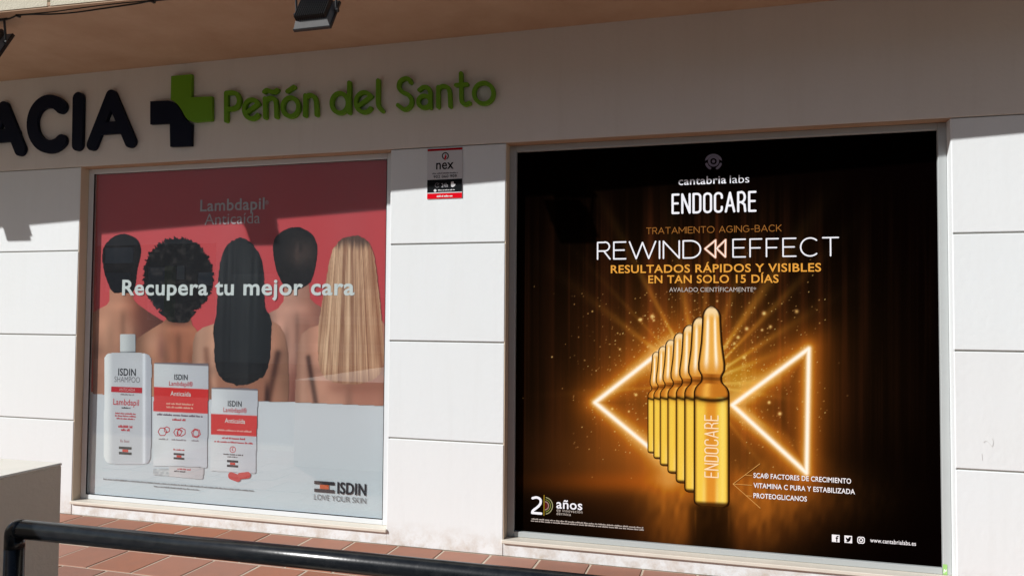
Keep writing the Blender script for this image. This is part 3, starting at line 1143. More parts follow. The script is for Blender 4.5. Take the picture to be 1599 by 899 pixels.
hr = thing('handrail', (-2.03, -2.6, 0), 'black round tube handrail crossing in front of the shop windows', 'handrail')
RX0, RX1, RZ, RR = -2.03, 2.3, .782, .0275
MB().tube([(RX0 + .03, -2.6, RZ - .004), (-.9, -2.6, RZ), (0.4, -2.6, RZ + .001), (RX1 - .03, -2.6, RZ)], RR, 32).build('rail', BLACKRAIL, hr, True)
for s, x in ((1, RX0), (-1, RX1)):
    el = [(x + s * .031, -2.6, RZ - .004)] + [(x + s * (.018 - .018 * math.sin(a)), -2.6, RZ - .022 + .018 * math.cos(a)) for a in np.radians(np.linspace(6, 90, 8))] + [(x, -2.6, RZ - .06)]
    MB().tube(el, RR * 1.004, 24).build('elbow', BLACKRAIL, hr, True)
    MB().tube([(x, -2.6, .004), (x, -2.6, RZ - .058)], RR * .995, 24).build('post', BLACKRAIL, hr, True)
    MB().tube([(x, -2.6, .0012), (x, -2.6, .009)], .06, 20).build('base_plate', BLACKRAIL, hr)

# ------------------------------------------------------------------ red poster behind the left window
K1 = 1.12
p1 = thing('poster', (-3.25, .096, GZ[0]), 'red and white hair treatment poster with five people seen from behind', 'poster')
Y0 = .0975
# paper
XL, XR = GX1[0] + .001, GX1[1] - .012


def px_grid_world(x0, x1, z0, z1, nx, nz, Y):
    """grid of points over a world rectangle, expressed in photo measure"""
    gx, gz = np.meshgrid(np.linspace(x0, x1, nx), np.linspace(z1, z0, nz))
    d = np.stack([gx - CAM[0], np.full(gx.shape, Y) - CAM[1], gz - CAM[2]], -1)
    w_ = d @ _fw
    return 799.5 + F_PX * (d @ _rt) / w_, 449.5 - F_PX * (d @ _up) / w_


ZW = float(P(400, 622.5, Y0)[1])
X, Yp = px_grid_world(XL, XR, GZ[0] + .001, ZW, 30, 24, Y0)


def c_white(x, y):
    t = ss(640, 800, y)
    return mix((202, 204, 214), (196, 203, 213), t) + (noise2(x, y, 3, 60)[:, None] - .5) * 4


grid_sheet('white_ground', X, Yp, None, c_white, p1, Y0, K1)
X, Yp = px_grid_world(XL, XR, ZW, GZ[1] - .001, 40, 50, Y0)


def c_red(x, y):
    t = np.clip((x - 150) / 450, 0, 1)
    return mix((202, 84, 90), (194, 68, 75), t)  # pinker left end: window reflection put into the ink colour


grid_sheet('red_ground', X, Yp, None, c_red, p1, Y0, K1)
ybot = lambda x: 614.5 + (x - 150) * .0405          # where people meet the white ground


def people(poly, layer, light, dark, split, hair, extra=None, name='printed_person', soft=18, seed=1):
    Y = Y0 - layer

    def skin(x, y):
        t = ss(split - soft, split + soft, x + (noise2(x, y, seed, 40) - .5) * 16)
        c = mix(light, dark, t)
        c = c * (1 + (fbm2(x, y, seed + 9, 46, 3)[:, None] - .5) * .22)
        if extra is not None:
            c = extra(x, y, c)
        g_ = c.mean(1, keepdims=True)
        return (c * .86 + g_ * .14) * np.array((.97, .95, .99))

    body = painted(name, poly, skin, p1, Y, 1.0, K1)
    hp, hc, wob = hair
    if wob is None:
        q = np.array(hp); cx, cy = q.mean(0)

        def wob(X, Yp, keep):
            n = (fbm2(X, Yp, seed + 40, 5, 2) - .5) * .035
            return inside_poly(cx + (X - cx) * (1 + n), cy + (Yp - cy) * (1 + n), hp)
    painted('hair', hp, hc, body, Y - .0004, .8, K1, wob)
    return body


def dark_hair(seed, base=(26, 24, 27), hi=(58, 52, 54), cx=0, cy=0, r=40):
    def f(x, y):
        d = np.hypot((x - cx) / r, (y - cy) / r)
        t = np.clip(1 - d, 0, 1) * .5 * (0.5 + noise2(x * 2.2, y * .5, seed, 12))
        return mix(base, hi, t) + (noise2(x, y, seed, 3)[:, None] - .5) * 14
    return f


def torso(x, y, c, cx, y0, hw):
    """back of a person: spine, shoulder blades, rounded sides"""
    u = (x - cx) / hw
    a = np.abs(u)
    k = 1 - .30 * ss(.45, 1.05, a)
    k = k - .16 * np.exp(-(u / .07) ** 2) * ss(y0, y0 + 30, y)
    k = k + .13 * np.exp(-((a - .46) / .2) ** 2 - ((y - y0 - 34) / 20) ** 2)
    k = k - .17 * np.exp(-((a - .30) / .09) ** 2 - ((y - y0 - 52) / 20) ** 2)
    k = k - .12 * np.exp(-((a - .55) / .22) ** 2 - ((y - y0 - 74) / 9) ** 2)
    k = k + .10 * np.exp(-((y - y0 - 6) / 8) ** 2) * (1 - a)
    return c * k[:, None]


def line_shade(x, y, c, a, b, w, amt, col=(60, 30, 24)):
    d = seg_dist(x, y, a, b)
    return mix(c, col, np.exp(-(d / w) ** 2) * amt)


# person 1: short hair, far left
pts1 = [(146, 488), (153, 483), (166, 477), (171, 470), (172, 452), (207, 452), (207.5, 466), (214, 474), (232, 487), (262, 506), (275, 540), (280, 620.2), (146, 614.4)]


def ex1(x, y, c):
    c = torso(x, y, c, 192, 472, 66)
    c = mix(c, (96, 50, 42), ss(205, 226, x) * .65)
    return mix(c, (214, 160, 126), np.exp(-((x - 168) / 13) ** 2 - ((y - 520) / 40) ** 2) * .5)


h1 = curve_pts([(191, 366), (204, 368), (215, 375), (219.6, 387), (219, 400), (214.5, 420), (212, 440), (207, 455.5), (191, 456), (176, 455.5), (166.5, 436), (162, 418), (160, 398), (163.5, 384), (175, 371)], 6, True)
people(pts1, .0006, (198, 138, 108), (150, 88, 66), 205, (h1, dark_hair(21, cx=188, cy=395, r=34), None), ex1, seed=5)

# person 4: short hair, between the long black hair and the blonde
pts4 = [(415, 500), (420, 489), (434, 482), (443, 470), (445, 444), (482, 444), (484, 466), (494, 475), (506, 482), (515, 500), (515, 628.8), (415, 624.8)]


def ex4(x, y, c):
    c = torso(x, y, c, 464, 476, 56)
    c = mix(c, (150, 92, 74), ss(478, 498, x) * .6)
    return mix(c, (120, 62, 52), np.exp(-((x - 459) / 14) ** 2) * ss(545, 600, y) * .7)


h4 = curve_pts([(462, 355), (476, 358), (489, 368), (495.4, 386), (493.5, 410), (489, 430), (483, 442), (472, 449), (460, 452), (446, 448), (438, 436), (430.5, 417), (426.4, 388), (430.5, 371), (444, 359)], 6, True)
people(pts4, .0006, (206, 150, 126), (176, 116, 94), 470, (h4, dark_hair(24, (34, 30, 31), (112, 84, 76), 470, 396, 30), None), ex4, seed=8)

# person 2: afro
pts2 = [(208, 540), (216, 527), (238, 513), (256, 502), (262, 496), (297, 496), (300, 507), (306, 514), (313, 524), (316, 621.4), (214, 617), (207, 580)]


def ex2(x, y, c):
    c = torso(x, y, c, 279, 506, 68)
    c = mix(c, (84, 48, 42), np.exp(-((x - 278) / 20) ** 2) * ss(516, 498, y) * .75)
    c = mix(c, (104, 58, 56), np.exp(-((x - 252) / 10) ** 2 - ((y - 545) / 26) ** 2) * .5)
    return mix(c, (216, 158, 126), np.exp(-((x - 236) / 12) ** 2 - ((y - 535) / 16) ** 2) * .5)


h2b = curve_pts([(278, 371), (298, 374), (315, 384), (328, 402), (333, 425), (331, 447), (322, 468), (309, 484), (298, 496), (292, 503), (266, 502), (258, 495), (246, 486), (234, 468), (225.5, 448), (223.5, 428), (228, 405), (240, 386), (257, 375)], 6, True)


def afro_edge(X, Yp, keep):
    cx, cy = 278, 432
    a = np.arctan2(Yp - cy, X - cx)
    rr = np.hypot((X - cx) / 55.0, (Yp - cy) / 61.0)
    wobble = (noise1(a * 40, 77, 1.15) - .45) * .085 + (noise1(a * 40, 78, .45) - .5) * .05
    low = Yp > 486
    return np.where(low, inside_poly(X, Yp, h2b), rr < 0.985 + wobble)


h2g = [(214, 362), (342, 362), (342, 504), (214, 504)]


def afro_col(x, y):
    t = fbm2(x, y, 31, 7, 3)
    return mix((18, 17, 20), (56, 50, 50), ss(.45, .8, t) * .8)


people(pts2, .0014, (204, 140, 104), (176, 108, 78), 262, (h2g, afro_col, lambda X, Yp, k: afro_edge(X, Yp, k)), ex2, seed=12)

# person 3: long black hair
pts3 = [(300, 622), (300.6, 560), (302, 533), (306, 520), (316, 512), (333, 506), (380, 500), (423, 500), (436, 508), (444, 522), (449, 548), (450.5, 600), (449.5, 627), (300, 622)]


def ex3(x, y, c):
    c = torso(x, y, c, 377, 505, 84)
    c = line_shade(x, y, c, (321, 546), (329, 622), 5.0, .55, (112, 62, 46))
    c = line_shade(x, y, c, (434, 552), (418, 627), 5.5, .8, (62, 36, 32))
    c = mix(c, (224, 172, 140), np.exp(-((x - 312) / 9) ** 2) * .5)
    c = mix(c, (150, 90, 66), ss(330, 345, x) * ss(440, 405, x) * .6)
    return mix(c, (58, 34, 32), np.exp(-((x - 417) / 4) ** 2) * ss(585, 615, y) * .8)


h3 = curve_pts([(374, 372), (388, 376), (402, 391), (409, 412), (412, 440), (412.5, 470), (414, 482), (421, 493), (424, 508), (422.5, 535), (421, 560), (414, 584), (402, 593), (386, 599), (366, 600), (348, 592), (339, 578), (335, 556), (335, 535), (333, 517), (338, 490), (340, 462), (341.5, 432), (346, 402), (357, 380)], 6, True)


def c_long(x, y):
    s = noise1(x + (y - 400) * .03, 41, 2.4) * .6 + noise1(x, 42, 8) * .4
    t = s * (0.35 + .4 * np.exp(-((y - 430) / 50) ** 2))
    return mix((16, 16, 19), (66, 66, 68), t)


people(pts3, .0022, (212, 156, 124), (196, 136, 106), 370, (h3, c_long, None), ex3, seed=16)

# person 5: long blonde hair
pts5 = [(461, 627), (464, 570), (467, 534), (472, 521), (482, 513), (500, 507), (560, 500), (598, 502), (601, 510), (598, 632.6), (461, 627)]


def ex5(x, y, c):
    c = torso(x, y, c, 545, 506, 88)
    c = line_shade(x, y, c, (481, 558), (493, 628), 4.2, .8, (66, 36, 30))
    c = mix(c, (226, 172, 142), np.exp(-((x - 473) / 6) ** 2) * .4)
    return mix(c, (150, 84, 64), np.exp(-((y - 604) / 12) ** 2) * ss(500, 530, x) * .6)


h5 = curve_pts([(554, 367.6), (566, 371), (576, 380), (582.5, 394), (587, 420), (590, 445), (593, 470), (596, 500), (598, 530), (599, 560), (596, 578), (586, 590), (570, 597), (552, 599.5), (532, 598), (514, 593), (502, 582), (497.5, 565), (497, 535), (498.5, 505), (504, 468), (509, 440), (514, 412), (521, 388), (535, 373)], 6, True)


def c_blond(x, y):
    cx = 550 + (x - 550) * (1 - .0012 * (y - 480))
    fan = 550 + (x - 550) * 46 / (30 + np.clip((y - 368) / 230, 0, 1) * 22)
    s = noise1(fan, 51, .8) * .42 + noise1(fan, 52, 2.1) * .38 + noise1(fan, 53, 9) * .2
    s = s * .8 + .2 * noise2(x * 3, y * .25, 54, 9)
    c = mix((140, 94, 72), (226, 186, 156), ss(.2, .85, s))
    c = mix(c, (176, 112, 82), np.clip((x - 545) / 60, 0, 1) * .35)
    c = mix(c, (74, 52, 46), ss(392, 372, y + (noise1(fan, 55, 3) - .5) * 10) * .85)
    c = mix(c, (128, 76, 54), ss(570, 600, y) * .45)
    return c


people(pts5, .0030, (212, 148, 118), (196, 124, 98), 540, (h5, c_blond, None), ex5, seed=18)

# products
YB = Y0 - .0040
INKB, INKR = ink((44, 46, 54)), ink((196, 44, 58))
bot = painted('printed_bottle', curve_pts([(163, 640), (163.5, 566), (165, 556), (170, 552), (190, 550.5), (212, 550.8), (228, 552.5), (234, 557), (236, 568), (235.5, 640), (235, 700), (233.5, 716), (227, 723), (198, 724), (171, 722.5), (164, 716), (162, 700)], 6, True),
              lambda x, y: mix(mix((232, 232, 238), (196, 196, 206), ss(166, 178, x)), (176, 176, 190), ss(218, 232, x) * .8)
              + (40 * np.exp(-((x - 225) / 2.5) ** 2))[:, None] + ((noise2(x, y, 61, 30) - .5) * 8)[:, None], p1, YB, 1.0, K1)
painted('cap', [(188, 521.5), (210.8, 521.8), (211, 550), (187.4, 549.6)],
        lambda x, y: mix((208, 210, 216), (172, 174, 182), ss(190, 210, x)) - (70 * np.exp(-((y - 549.6) / 1.1) ** 2))[:, None], bot, YB, 1.0, K1)
YT = YB - .0005
text('lettering', 'ISDIN', 184.4, 212, 586.4, 11.2, INKB, bot, YT, off=.022, space=1.06)
text('lettering', 'SHAMPOO', 178.6, 218.4, 596.6, 8.6, ink((110, 108, 116)), bot, YT, off=-.006)
rect('red_label', 173.6, 604, 222, 612.6, INKR, bot, YT)
text('lettering', 'ANTICAÍDA', 186, 211, 610.4, 4.4, ink((222, 170, 172)), bot, YT - .0004, off=0)
micro('small_print', 188, 210, 617, 2.6, ink((150, 140, 148)), bot, YT, 11)
text('lettering', 'Lambdapil', 176.8, 217, 632.4, 9.6, INKR, bot, YT, off=.014, space=1.05)
micro('small_print', 190, 204, 637.6, 2.4, INKB, bot, YT, 12)
for i, (a, b, y) in enumerate(((180, 213, 646.5), (179.5, 213.4, 650.4), (182, 211.6, 654.6))):
    micro('small_print', a, b, y, 2.5, INKR, bot, YT, 13 + i)
micro('small_print', 184.6, 207.4, 667.6, 4.0, INKR, bot, YT, 17)
micro('small_print', 189, 204, 672.6, 3.8, INKR, bot, YT, 18)
micro('small_print', 187.6, 203.4, 690.4, 4.6, ink((176, 150, 160)), bot, YT, 19)


def flag(x0, y0, x1, y1, parent, Y, mid=(214, 62, 50)):
    h = y1 - y0; w = x1 - x0
    rect('logo_bar', x0, y0, x1, y0 + h * .33, INKB, parent, Y)
    rect('logo_bar', x0, y1 - h * .33, x1, y1, INKB, parent, Y)
    rect('logo_square', x0 + w * .27, y0 + h * .345, x0 + w * .73, y1 - h * .345, ink(mid), parent, Y)


flag(185.6, 697, 205.6, 709.4, bot, YT)


def carton(poly, band_y, seed):
    q = np.array(poly)
    x0, x1 = q[:, 0].min(), q[:, 0].max()

    def f(x, y):
        c = mix((212, 213, 221), (192, 192, 204), ss(x0, x1, x)) + ((noise2(x, y, seed, 24) - .5) * 12)[:, None]
        sl = (x - (x0 + x1) / 2) * .045
        top = q[:, 1].min() + 3
        c = mix(c, (120, 108, 116), ss(top + 1.2, top - .6, y - sl))
        inb = ss(band_y[0] - .6, band_y[0] + .6, y - sl) * ss(band_y[1] + .6, band_y[1] - .6, y - sl)
        return mix(c, (206, 52, 52), inb)
    return painted('printed_carton', poly, f, p1, YB, 1.0, K1)


bx2 = carton([(241, 566), (325.4, 567.6), (322.6, 729.5), (239.4, 726)], (605.6, 643.6), 71)
text('lettering', 'ISDIN', 272, 293, 593, 8.6, INKB, bx2, YT, off=.022, space=1.06)
text('lettering', 'Lambdapil®', 264, 301, 602.4, 7.0, INKR, bx2, YT, off=.012, space=1.05)
text('lettering', 'Anticaída', 266, 298, 618, 7.2, WHT, bx2, YT, off=.01, space=1.04)
micro('small_print', 259.6, 302.6, 631.8, 3.0, ink((240, 176, 160)), bx2, YT, 21)
micro('small_print', 260, 302.4, 637.4, 3.0, ink((240, 176, 160)), bx2, YT, 22)
micro('small_print', 245, 317, 649.6, 3.2, ink((104, 80, 100)), bx2, YT, 23)
micro('small_print', 269, 291, 656.6, 3.4, INKR, bx2, YT, 24)


def hexa(cx, cy, r, rot=0):
    return [(cx + r * math.cos(math.radians(60 * k + rot)), cy + r * math.sin(math.radians(60 * k + rot))) for k in range(7)]


strokes_px('hexagon_icon', [hexa(253.6, 673.6, 6.8), hexa(260.6, 670.4, 4.6, 30)], .55, INKR, bx2, YT)
strokes_px('hexagon_icon', [hexa(277.4, 674.6, 6.2), hexa(283.4, 674, 6.6, 30), arc(281, 676, 4.5, 5.5, 150, 330, 12)], .55, INKR, bx2, YT)
strokes_px('hexagon_icon', [hexa(306, 676, 7.2, 15), arc(306, 676, 4.6, 5.2, 0, 360, 20)], .55, INKR, bx2, YT)
for i, (a, b) in enumerate(((248, 263), (268, 292), (299, 312))):
    micro('small_print', a, b, 686.4 + i * 1.2, 2.6, ink((140, 130, 142)), bx2, YT, 25 + i)
micro('small_print', 270.6, 289, 703, 2.4, INKR, bx2, YT, 29)
flag(271, 707, 288, 717, bx2, YT)
sb = painted('printed_carton', [(264.6, 727.4), (318, 729.6), (316.4, 747), (303, 746.4), (264, 742.6)],
             lambda x, y: mix((206, 200, 206), (190, 184, 192), ss(264, 318, x)), p1, YB, 1.0, K1)
micro('small_print', 277, 299, 733.4, 2.6, INKR, sb, YT, 31)
micro('small_print', 272, 290, 736.6, 2.6, INKB, sb, YT, 32)
painted('printed_carton_side', [(240, 731), (263.6, 732), (263.4, 742.2), (240, 740.4)], lambda x, y: mix((200, 202, 208), (176, 178, 186), ss(.3, .7, noise2(x, y, 33, 3))), p1, YB, 1.0, K1)
bx3 = carton([(331, 604.6), (402.2, 607), (398.4, 738.4), (328.4, 734)], (647.2, 679.4), 75)
text('lettering', 'ISDIN', 355.6, 377.4, 634.4, 8.8, INKB, bx3, YT, off=.022, space=1.06)
text('lettering', 'Lambdapil®', 348.8, 385.4, 643.6, 7.2, INKR, bx3, YT, off=.012, space=1.05)
text('lettering', 'Anticaída', 351, 382.6, 660.4, 7.2, WHT, bx3, YT, off=.01, space=1.04)
micro('small_print', 339, 394, 673.4, 2.8, ink((240, 176, 170)), bx3, YT, 41)
micro('small_print', 346.6, 384, 685.6, 3.0, INKR, bx3, YT, 42)
micro('small_print', 334.6, 396, 691.6, 2.8, INKR, bx3, YT, 43)
strokes_px('drop_icon', [arc(363.4, 701.4, 4.3, 4.6, 0, 360, 22), [(364, 698), (362.4, 702), (364.4, 703.4)]], .5, INKR, bx3, YT)
micro('small_print', 349, 380, 710.4, 2.2, INKB, bx3, YT, 44)
micro('small_print', 355, 371, 713.8, 2.0, INKB, bx3, YT, 45)
flag(354.4, 718, 372, 729, bx3, YT)
strokes_px('printed_capsule', [[(361, 742.2), (371, 746)]], 5.0, ink((202, 66, 66)), p1, YB)
strokes_px('printed_capsule', [[(375, 742.6), (387, 741.2)]], 4.4, ink((206, 74, 72)), p1, YB - .0004)

# words on the red poster
PW = ink((226, 230, 234))
YX = Y0 - .0050
text('headline', 'Recupera tu mejor cara', 190.4, 553.4, 461, 25.6, PW, p1, YX, off=.022, space=1.06)
text('lettering', 'Lambdapil', 312.6, 413, 328.6, 18.4, ink((206, 196, 202)), p1, YX, off=.014, space=1.05)
text('lettering', '®', 414, 419.4, 319.4, 6.0, ink((206, 196, 202)), p1, YX)
text('lettering', 'Anticaída', 319.4, 406, 349.6, 17.0, ink((206, 196, 202)), p1, YX, off=-.004)
lg = rect('logo_bar', 490.6, 751, 522, 756.2, INKB, p1, YX)
rect('logo_bar', 490.6, 763.2, 522, 768.4, INKB, p1, YX)
rect('logo_square', 499.4, 756.4, 513.4, 763, ink((206, 92, 46)), p1, YX)
text('lettering', 'ISDIN', 526.4, 571.4, 772, 18.6, INKB, p1, YX, off=.022, space=1.06)
text('lettering', 'LOVE YOUR SKIN', 490, 571.4, 782.4, 8.4, ink((112, 116, 122)), p1, YX, off=-.004)
micro('small_print', 161, 397, 757.4, 2.3, ink((120, 122, 128)), p1, YX, 51)
micro('small_print', 240, 312, 762.4, 2.3, ink((120, 122, 128)), p1, YX, 52)

# ------------------------------------------------------------------ black poster on the right window
K2 = 0.98
p2 = thing('poster', (-.09, .0925, GZ[0]), 'black poster with glowing amber ampoules and gold triangles', 'poster')
Y2 = .0925
CX, CY = 1090.0, 615.0
TRI = [((929, 628), (1050, 534)), ((929, 628), (1050, 728)), ((1143.5, 632), (1263, 544)), ((1143.5, 632), (1259.5, 738)), ((1263, 544), (1259.5, 738))]
SP = np.random.default_rng(11)
spark = []
for _ in range(1300):
    if SP.random() < .72:
        a = SP.uniform(0, 2 * math.pi); r = abs(SP.normal(0, 68)) + 10
        sx, sy = 1085 + r * math.cos(a) * 1.25, 560 + r * math.sin(a) * .95
    else:
        sx, sy = SP.uniform(890, 1290), SP.uniform(455, 720)
    spark.append((sx, sy, SP.uniform(.4, .85), SP.uniform(.2, 1.0)))
for q in ((1000, 499, 2.6, 1), (1018.6, 494, 3.0, 1), (1021, 500, 1.6, .9), (1193, 489, 2.8, 1), (1166, 513, 2.6, 1), (1152.6, 526.5, 2.4, 1), (1146.6, 536, 2.0, .9),
          (1217.7, 645.5, 2.6, 1), (1201, 628, 2.2, 1), (1244, 486, 2.6, .8), (1203, 510, 2.2, .9), (993, 616, 2.0, 1), (1162, 558, 2, .9), (1190, 515, 1.8, .9), (968, 545, 1.4, .9), (925, 486, 1.1, .9), (862, 557, 1.0, 1),
          (1120, 470, 1.4, .8), (956, 638, 1.5, .8), (982, 642, 1.4, .9)):
    spark.append(q)


def c_black(x, y):
    c = np.zeros((len(x), 3))
    # curtain of vertical streaks
    col = noise1(x, 81, 2.2) * .4 + noise1(x, 82, 7) * .35 + noise1(x, 83, 29) * .25
    part = noise2(x, y * .05, 84, 8)
    streak = np.clip(col * .7 + part * .5 - .48, 0, 1) ** 1.2 * 2.4
    env = ss(250, 430, y) * ss(800, 600, y) * (0.10 + .90 * np.exp(-((x - 1100) / 190) ** 2))
    c += (streak * env)[:, None] * np.array((50, 23, 10))
    c += np.array((3, 1, 1))
    # warm glow behind the ampoules
    d = np.hypot((x - CX) / 1.15, y - 590)
    c += np.exp(-(d / 88) ** 2)[:, None] * np.array((122, 72, 18)) + np.exp(-(d / 170) ** 2)[:, None] * np.array((66, 36, 11))
    d = np.hypot(x - 1150, (y - 590) * 1.1)
    c += np.exp(-(d / 36) ** 2)[:, None] * np.array((62, 52, 8))
    # rays
    ang = np.degrees(np.arctan2(y - 600, x - 1092))
    rad = np.hypot(x - 1092, y - 600)
    for a0, w, s, L in ((-142, 2.0, 120, 150), (-118, 1.6, 150, 175), (-133, 1.2, 70, 150), (-100, 2.4, 150, 150), (-86, 1.6, 90, 150), (-70, 2.2, 90, 150), (-56, 2.6, 190, 170),
                        (-46, 1.8, 150, 160), (-33, 2.2, 170, 130), (-22, 2.6, 120, 110), (-2, 2.4, 120, 90), (9, 2.0, 110, 95), (32, 2.6, 120, 130), (52, 2.0, 70, 130), (176, 1.6, 80, 130)):
        g_ = np.exp(-((ang - a0) / w) ** 2) * np.exp(-(rad / L) ** 2) * ss(8, 40, rad)
        c += (g_ * s * .85)[:, None] * np.array((1, .70, .22))
    # floor: reflected amber pools
    fl = ss(735, 775, y)
    cool = np.exp(-((y - 752) / 16) ** 2) * np.exp(-((x - 1020) / 150) ** 2)
    c += cool[:, None] * np.array((72, 32, 4))
    lf = np.exp(-((x - 1052) / 42) ** 2); rt_ = np.exp(-((x - 1180) / 60) ** 2)
    tex = .7 + .6 * noise2(x * 1.4, y * .6 + x * .4, 86, 10)
    fade = np.exp(-((y - 770) / 78) ** 2) * ss(680, 745, y)
    c += ((lf * 104 + rt_ * 86) * fade * tex)[:, None] * np.array((1, .60, .17))
    c += (np.exp(-((x - 1010) / 120) ** 2 - ((y - 720) / 50) ** 2) * 48)[:, None] * np.array((1, .56, .16))
    c += (np.exp(-((x - 1215) / 110) ** 2 - ((y - 775) / 40) ** 2) * 62 * tex)[:, None] * np.array((1, .56, .16))
    c += (np.exp(-((x - 1110) / 150) ** 2 - ((y - 830) / 50) ** 2) * 34)[:, None] * np.array((1, .45, .12))
    c += (np.exp(-((x - 960) / 130) ** 2 - ((y - 715) / 70) ** 2) * 42)[:, None] * np.array((1, .55, .2))
    shadow = np.exp(-((x - 1111) / 36) ** 6) * ss(775, 795, y) * .62
    c *= (1 - shadow)[:, None]
    for xr in (1086, 1138):
        c += (np.exp(-((x - xr) / 1.6) ** 2) * ss(790, 800, y) * ss(850, 800, y) * 26)[:, None] * np.array((1, .6, .2))
    # sparks
    for sx, sy, r, s in spark:
        m = (np.abs(x - sx) < r * 3.2) & (np.abs(y - sy) < r * 3.2)
        if m.any():
            g_ = np.exp(-(((x[m] - sx) ** 2 + (y[m] - sy) ** 2) / (r * r)))
            c[m] += (g_ * s)[:, None] * np.array((300, 235, 140))
    # neon triangles
    D = np.full(len(x), 1e9)
    for a, b in TRI:
        D = np.minimum(D, seg_dist(x, y, a, b))
    c += np.exp(-(D / 9.5) ** 1.5)[:, None] * np.array((185, 120, 40)) + np.exp(-(D / 27) ** 1.3)[:, None] * np.array((138, 72, 16))
    m_ = np.maximum(c.max(1, keepdims=True), 1e-3)
    c = c * (250 * (1 - np.exp(-1.25 * m_ / 250)) / m_)
    c[:, 2] += np.clip(m_[:, 0] - 230, 0, 90) * .35
    c[:, 1] += np.clip(m_[:, 0] - 200, 0, 120) * .25
    core = np.exp(-(D / 3.9) ** 2.2)
    c = mix(c, (255, 246, 232), core)
    return c


X, Yp = px_grid_world(GX2[0] + .001, GX2[1] - .001, GZ[0] + .001, GZ[1] - .001, 560, 555, Y2)
grid_sheet('black_ground', X, Yp, None, c_black, p2, Y2, K2)

# ampoules, the far ones first
AMP = [(1025.3, 708, .51), (1035.9, 717, .567), (1047.8, 728, .635), (1061.8, 740, .708), (1077.2, 755, .795), (1092.8, 769.5, .88), (1111, 790, 1.0)]
PT = np.array([0, 1.2, 4, 9, 170, 178, 184, 188, 192, 196, 203, 207, 212, 222, 238, 255, 280, 298, 304, 308, 311, 312.4])
PW_ = np.array([20, 24, 27, 28, 28, 27.8, 26, 23, 18.5, 16.4, 16.4, 18.2, 21, 21.4, 19.2, 17, 15.4, 14.6, 12.6, 9.6, 5.6, 1.5])


def ampoule(cx, yb, s, layer, slant):
    tt = np.concatenate([np.linspace(0, 12, 8), np.linspace(14, 160, 26), np.linspace(162, 312.4, 60)])
    uu = np.linspace(-1, 1, 33)
    hw = np.interp(tt, PT, PW_)
    T, U = np.meshgrid(tt, uu, indexing='ij')
    Xg = cx + U * hw[:, None] * s
    Yg = yb - T * s + (U * 28 * s) * .05 * (1 - T / 400)

    def col(x, y):
        # T, U in the same order as the points
        t = T.ravel(); u = U.ravel()
        w = np.interp(t, PT, PW_)
        ed = (1 - np.abs(u)) * w                     # distance to the outline
        head = t > 207
        neck = (t > 192) & (t <= 207)
        body = t <= 170
        c = np.zeros((len(t), 3)) + np.array((206, 140, 44))
        # head: amber glass with two pale stripes
        st = np.exp(-((u + .38) / .17) ** 2) + np.exp(-((u - .36) / .14) ** 2)
        hd = mix((228, 168, 72), (252, 240, 214), np.clip(st, 0, 1) * ss(205, 225, t) * ss(308, 285, t))
        hd = mix(hd, (246, 226, 186), ss(292, 304, t) * .75)
        hd = mix(hd, (190, 112, 30), ss(235, 208, t) * .35)
        c[head] = hd[head]
        nk = mix((150, 84, 22), (196, 120, 40), np.abs(u))
        c[neck] = nk[neck]
        sh = mix((190, 116, 34), (232, 170, 70), np.exp(-((u + .3) / .25) ** 2))
        m = (t > 170) & (t <= 192)
        c[m] = sh[m]
        bd = mix((238, 200, 74), (216, 142, 44), np.exp(-((u + .02) / .34) ** 4))
        bd = mix(bd, (158, 96, 22), ss(.74, .97, np.abs(u)) * .6)
        bd = mix(bd, (196, 130, 34), ss(150, 170, t) * .5)
        bd = mix(bd, (246, 226, 120), np.exp(-((u - .62) / .16) ** 2) * .6)
        bd = mix(bd, (240, 214, 130), (np.exp(-((u + .42) / .1) ** 2) + np.exp(-((u - .32) / .1) ** 2)) * .5 * ss(70, 20, t))
        c[body] = bd[body]
        c = mix(c, (26, 12, 4), np.exp(-((t - 170 + 5 * (1 - u * u)) / 3.2) ** 2) * .95)
        c = mix(c, (60, 30, 8), np.exp(-((t - 199) / 2.2) ** 2) * .6)
        c = mix(c, (52, 26, 6), ss(9, 3, t) * .9)
        wl = 2.6 if True else 2
        c = mix(c, (34, 17, 6), ss(wl + 1.6, wl - .9, ed / 1.0) * .96)
        c = mix(c, (38, 20, 8), ss(309, 311.5, t))
        return c

    return grid_sheet('printed_ampoule', Xg[::-1], Yg[::-1], None, lambda x, y: col(x, y).reshape(len(tt), len(uu), 3)[::-1].reshape(-1, 3), p2, Y2 - layer, K2)


for i, (cx, yb, s) in enumerate(AMP):
    am = ampoule(cx, yb, s, .0005 + .0003 * i, .05)
YF = Y2 - .0028
thin_text('lettering', 'ENDOCARE', 746, 648, 1122.4, 22.6, .95, ink((246, 220, 180)), am, YF - .0002, NARROW, .16, True)

# words on the black poster
NEON, GOLD, AMB, PALE = ink((238, 240, 248)), ink((226, 160, 66)), ink((150, 98, 46)), ink((190, 180, 172))
GREYL = ink((128, 122, 138))
lgx, lgy = 1114.2, 252.0
strokes_px('logo', [arc(lgx, lgy, 6.9, 6.6, 0, 360, 40)], 1.75, GREYL, p2, YF)
flat('logo', arc(lgx, lgy, 13.4, 11.6, -4, -66, 10) + arc(lgx, lgy, 13.4, 11.6, -66, -176, 14) + [(lgx - 8.4, lgy - 3)] + arc(lgx, lgy, 9.0, 8.6, 200, 340, 14) + [(lgx + 8.4, lgy - 3)], GREYL, p2, YF - .0003)
strokes_px('logo', [arc(lgx, lgy, 1.2, 1.2, 0, 360, 14)], 1.3, GREYL, p2, YF)
strokes_px('logo', [arc(lgx, lgy + .6, 11.6, 11.6, 18, 62, 12)], 1.9, GREYL, p2, YF)
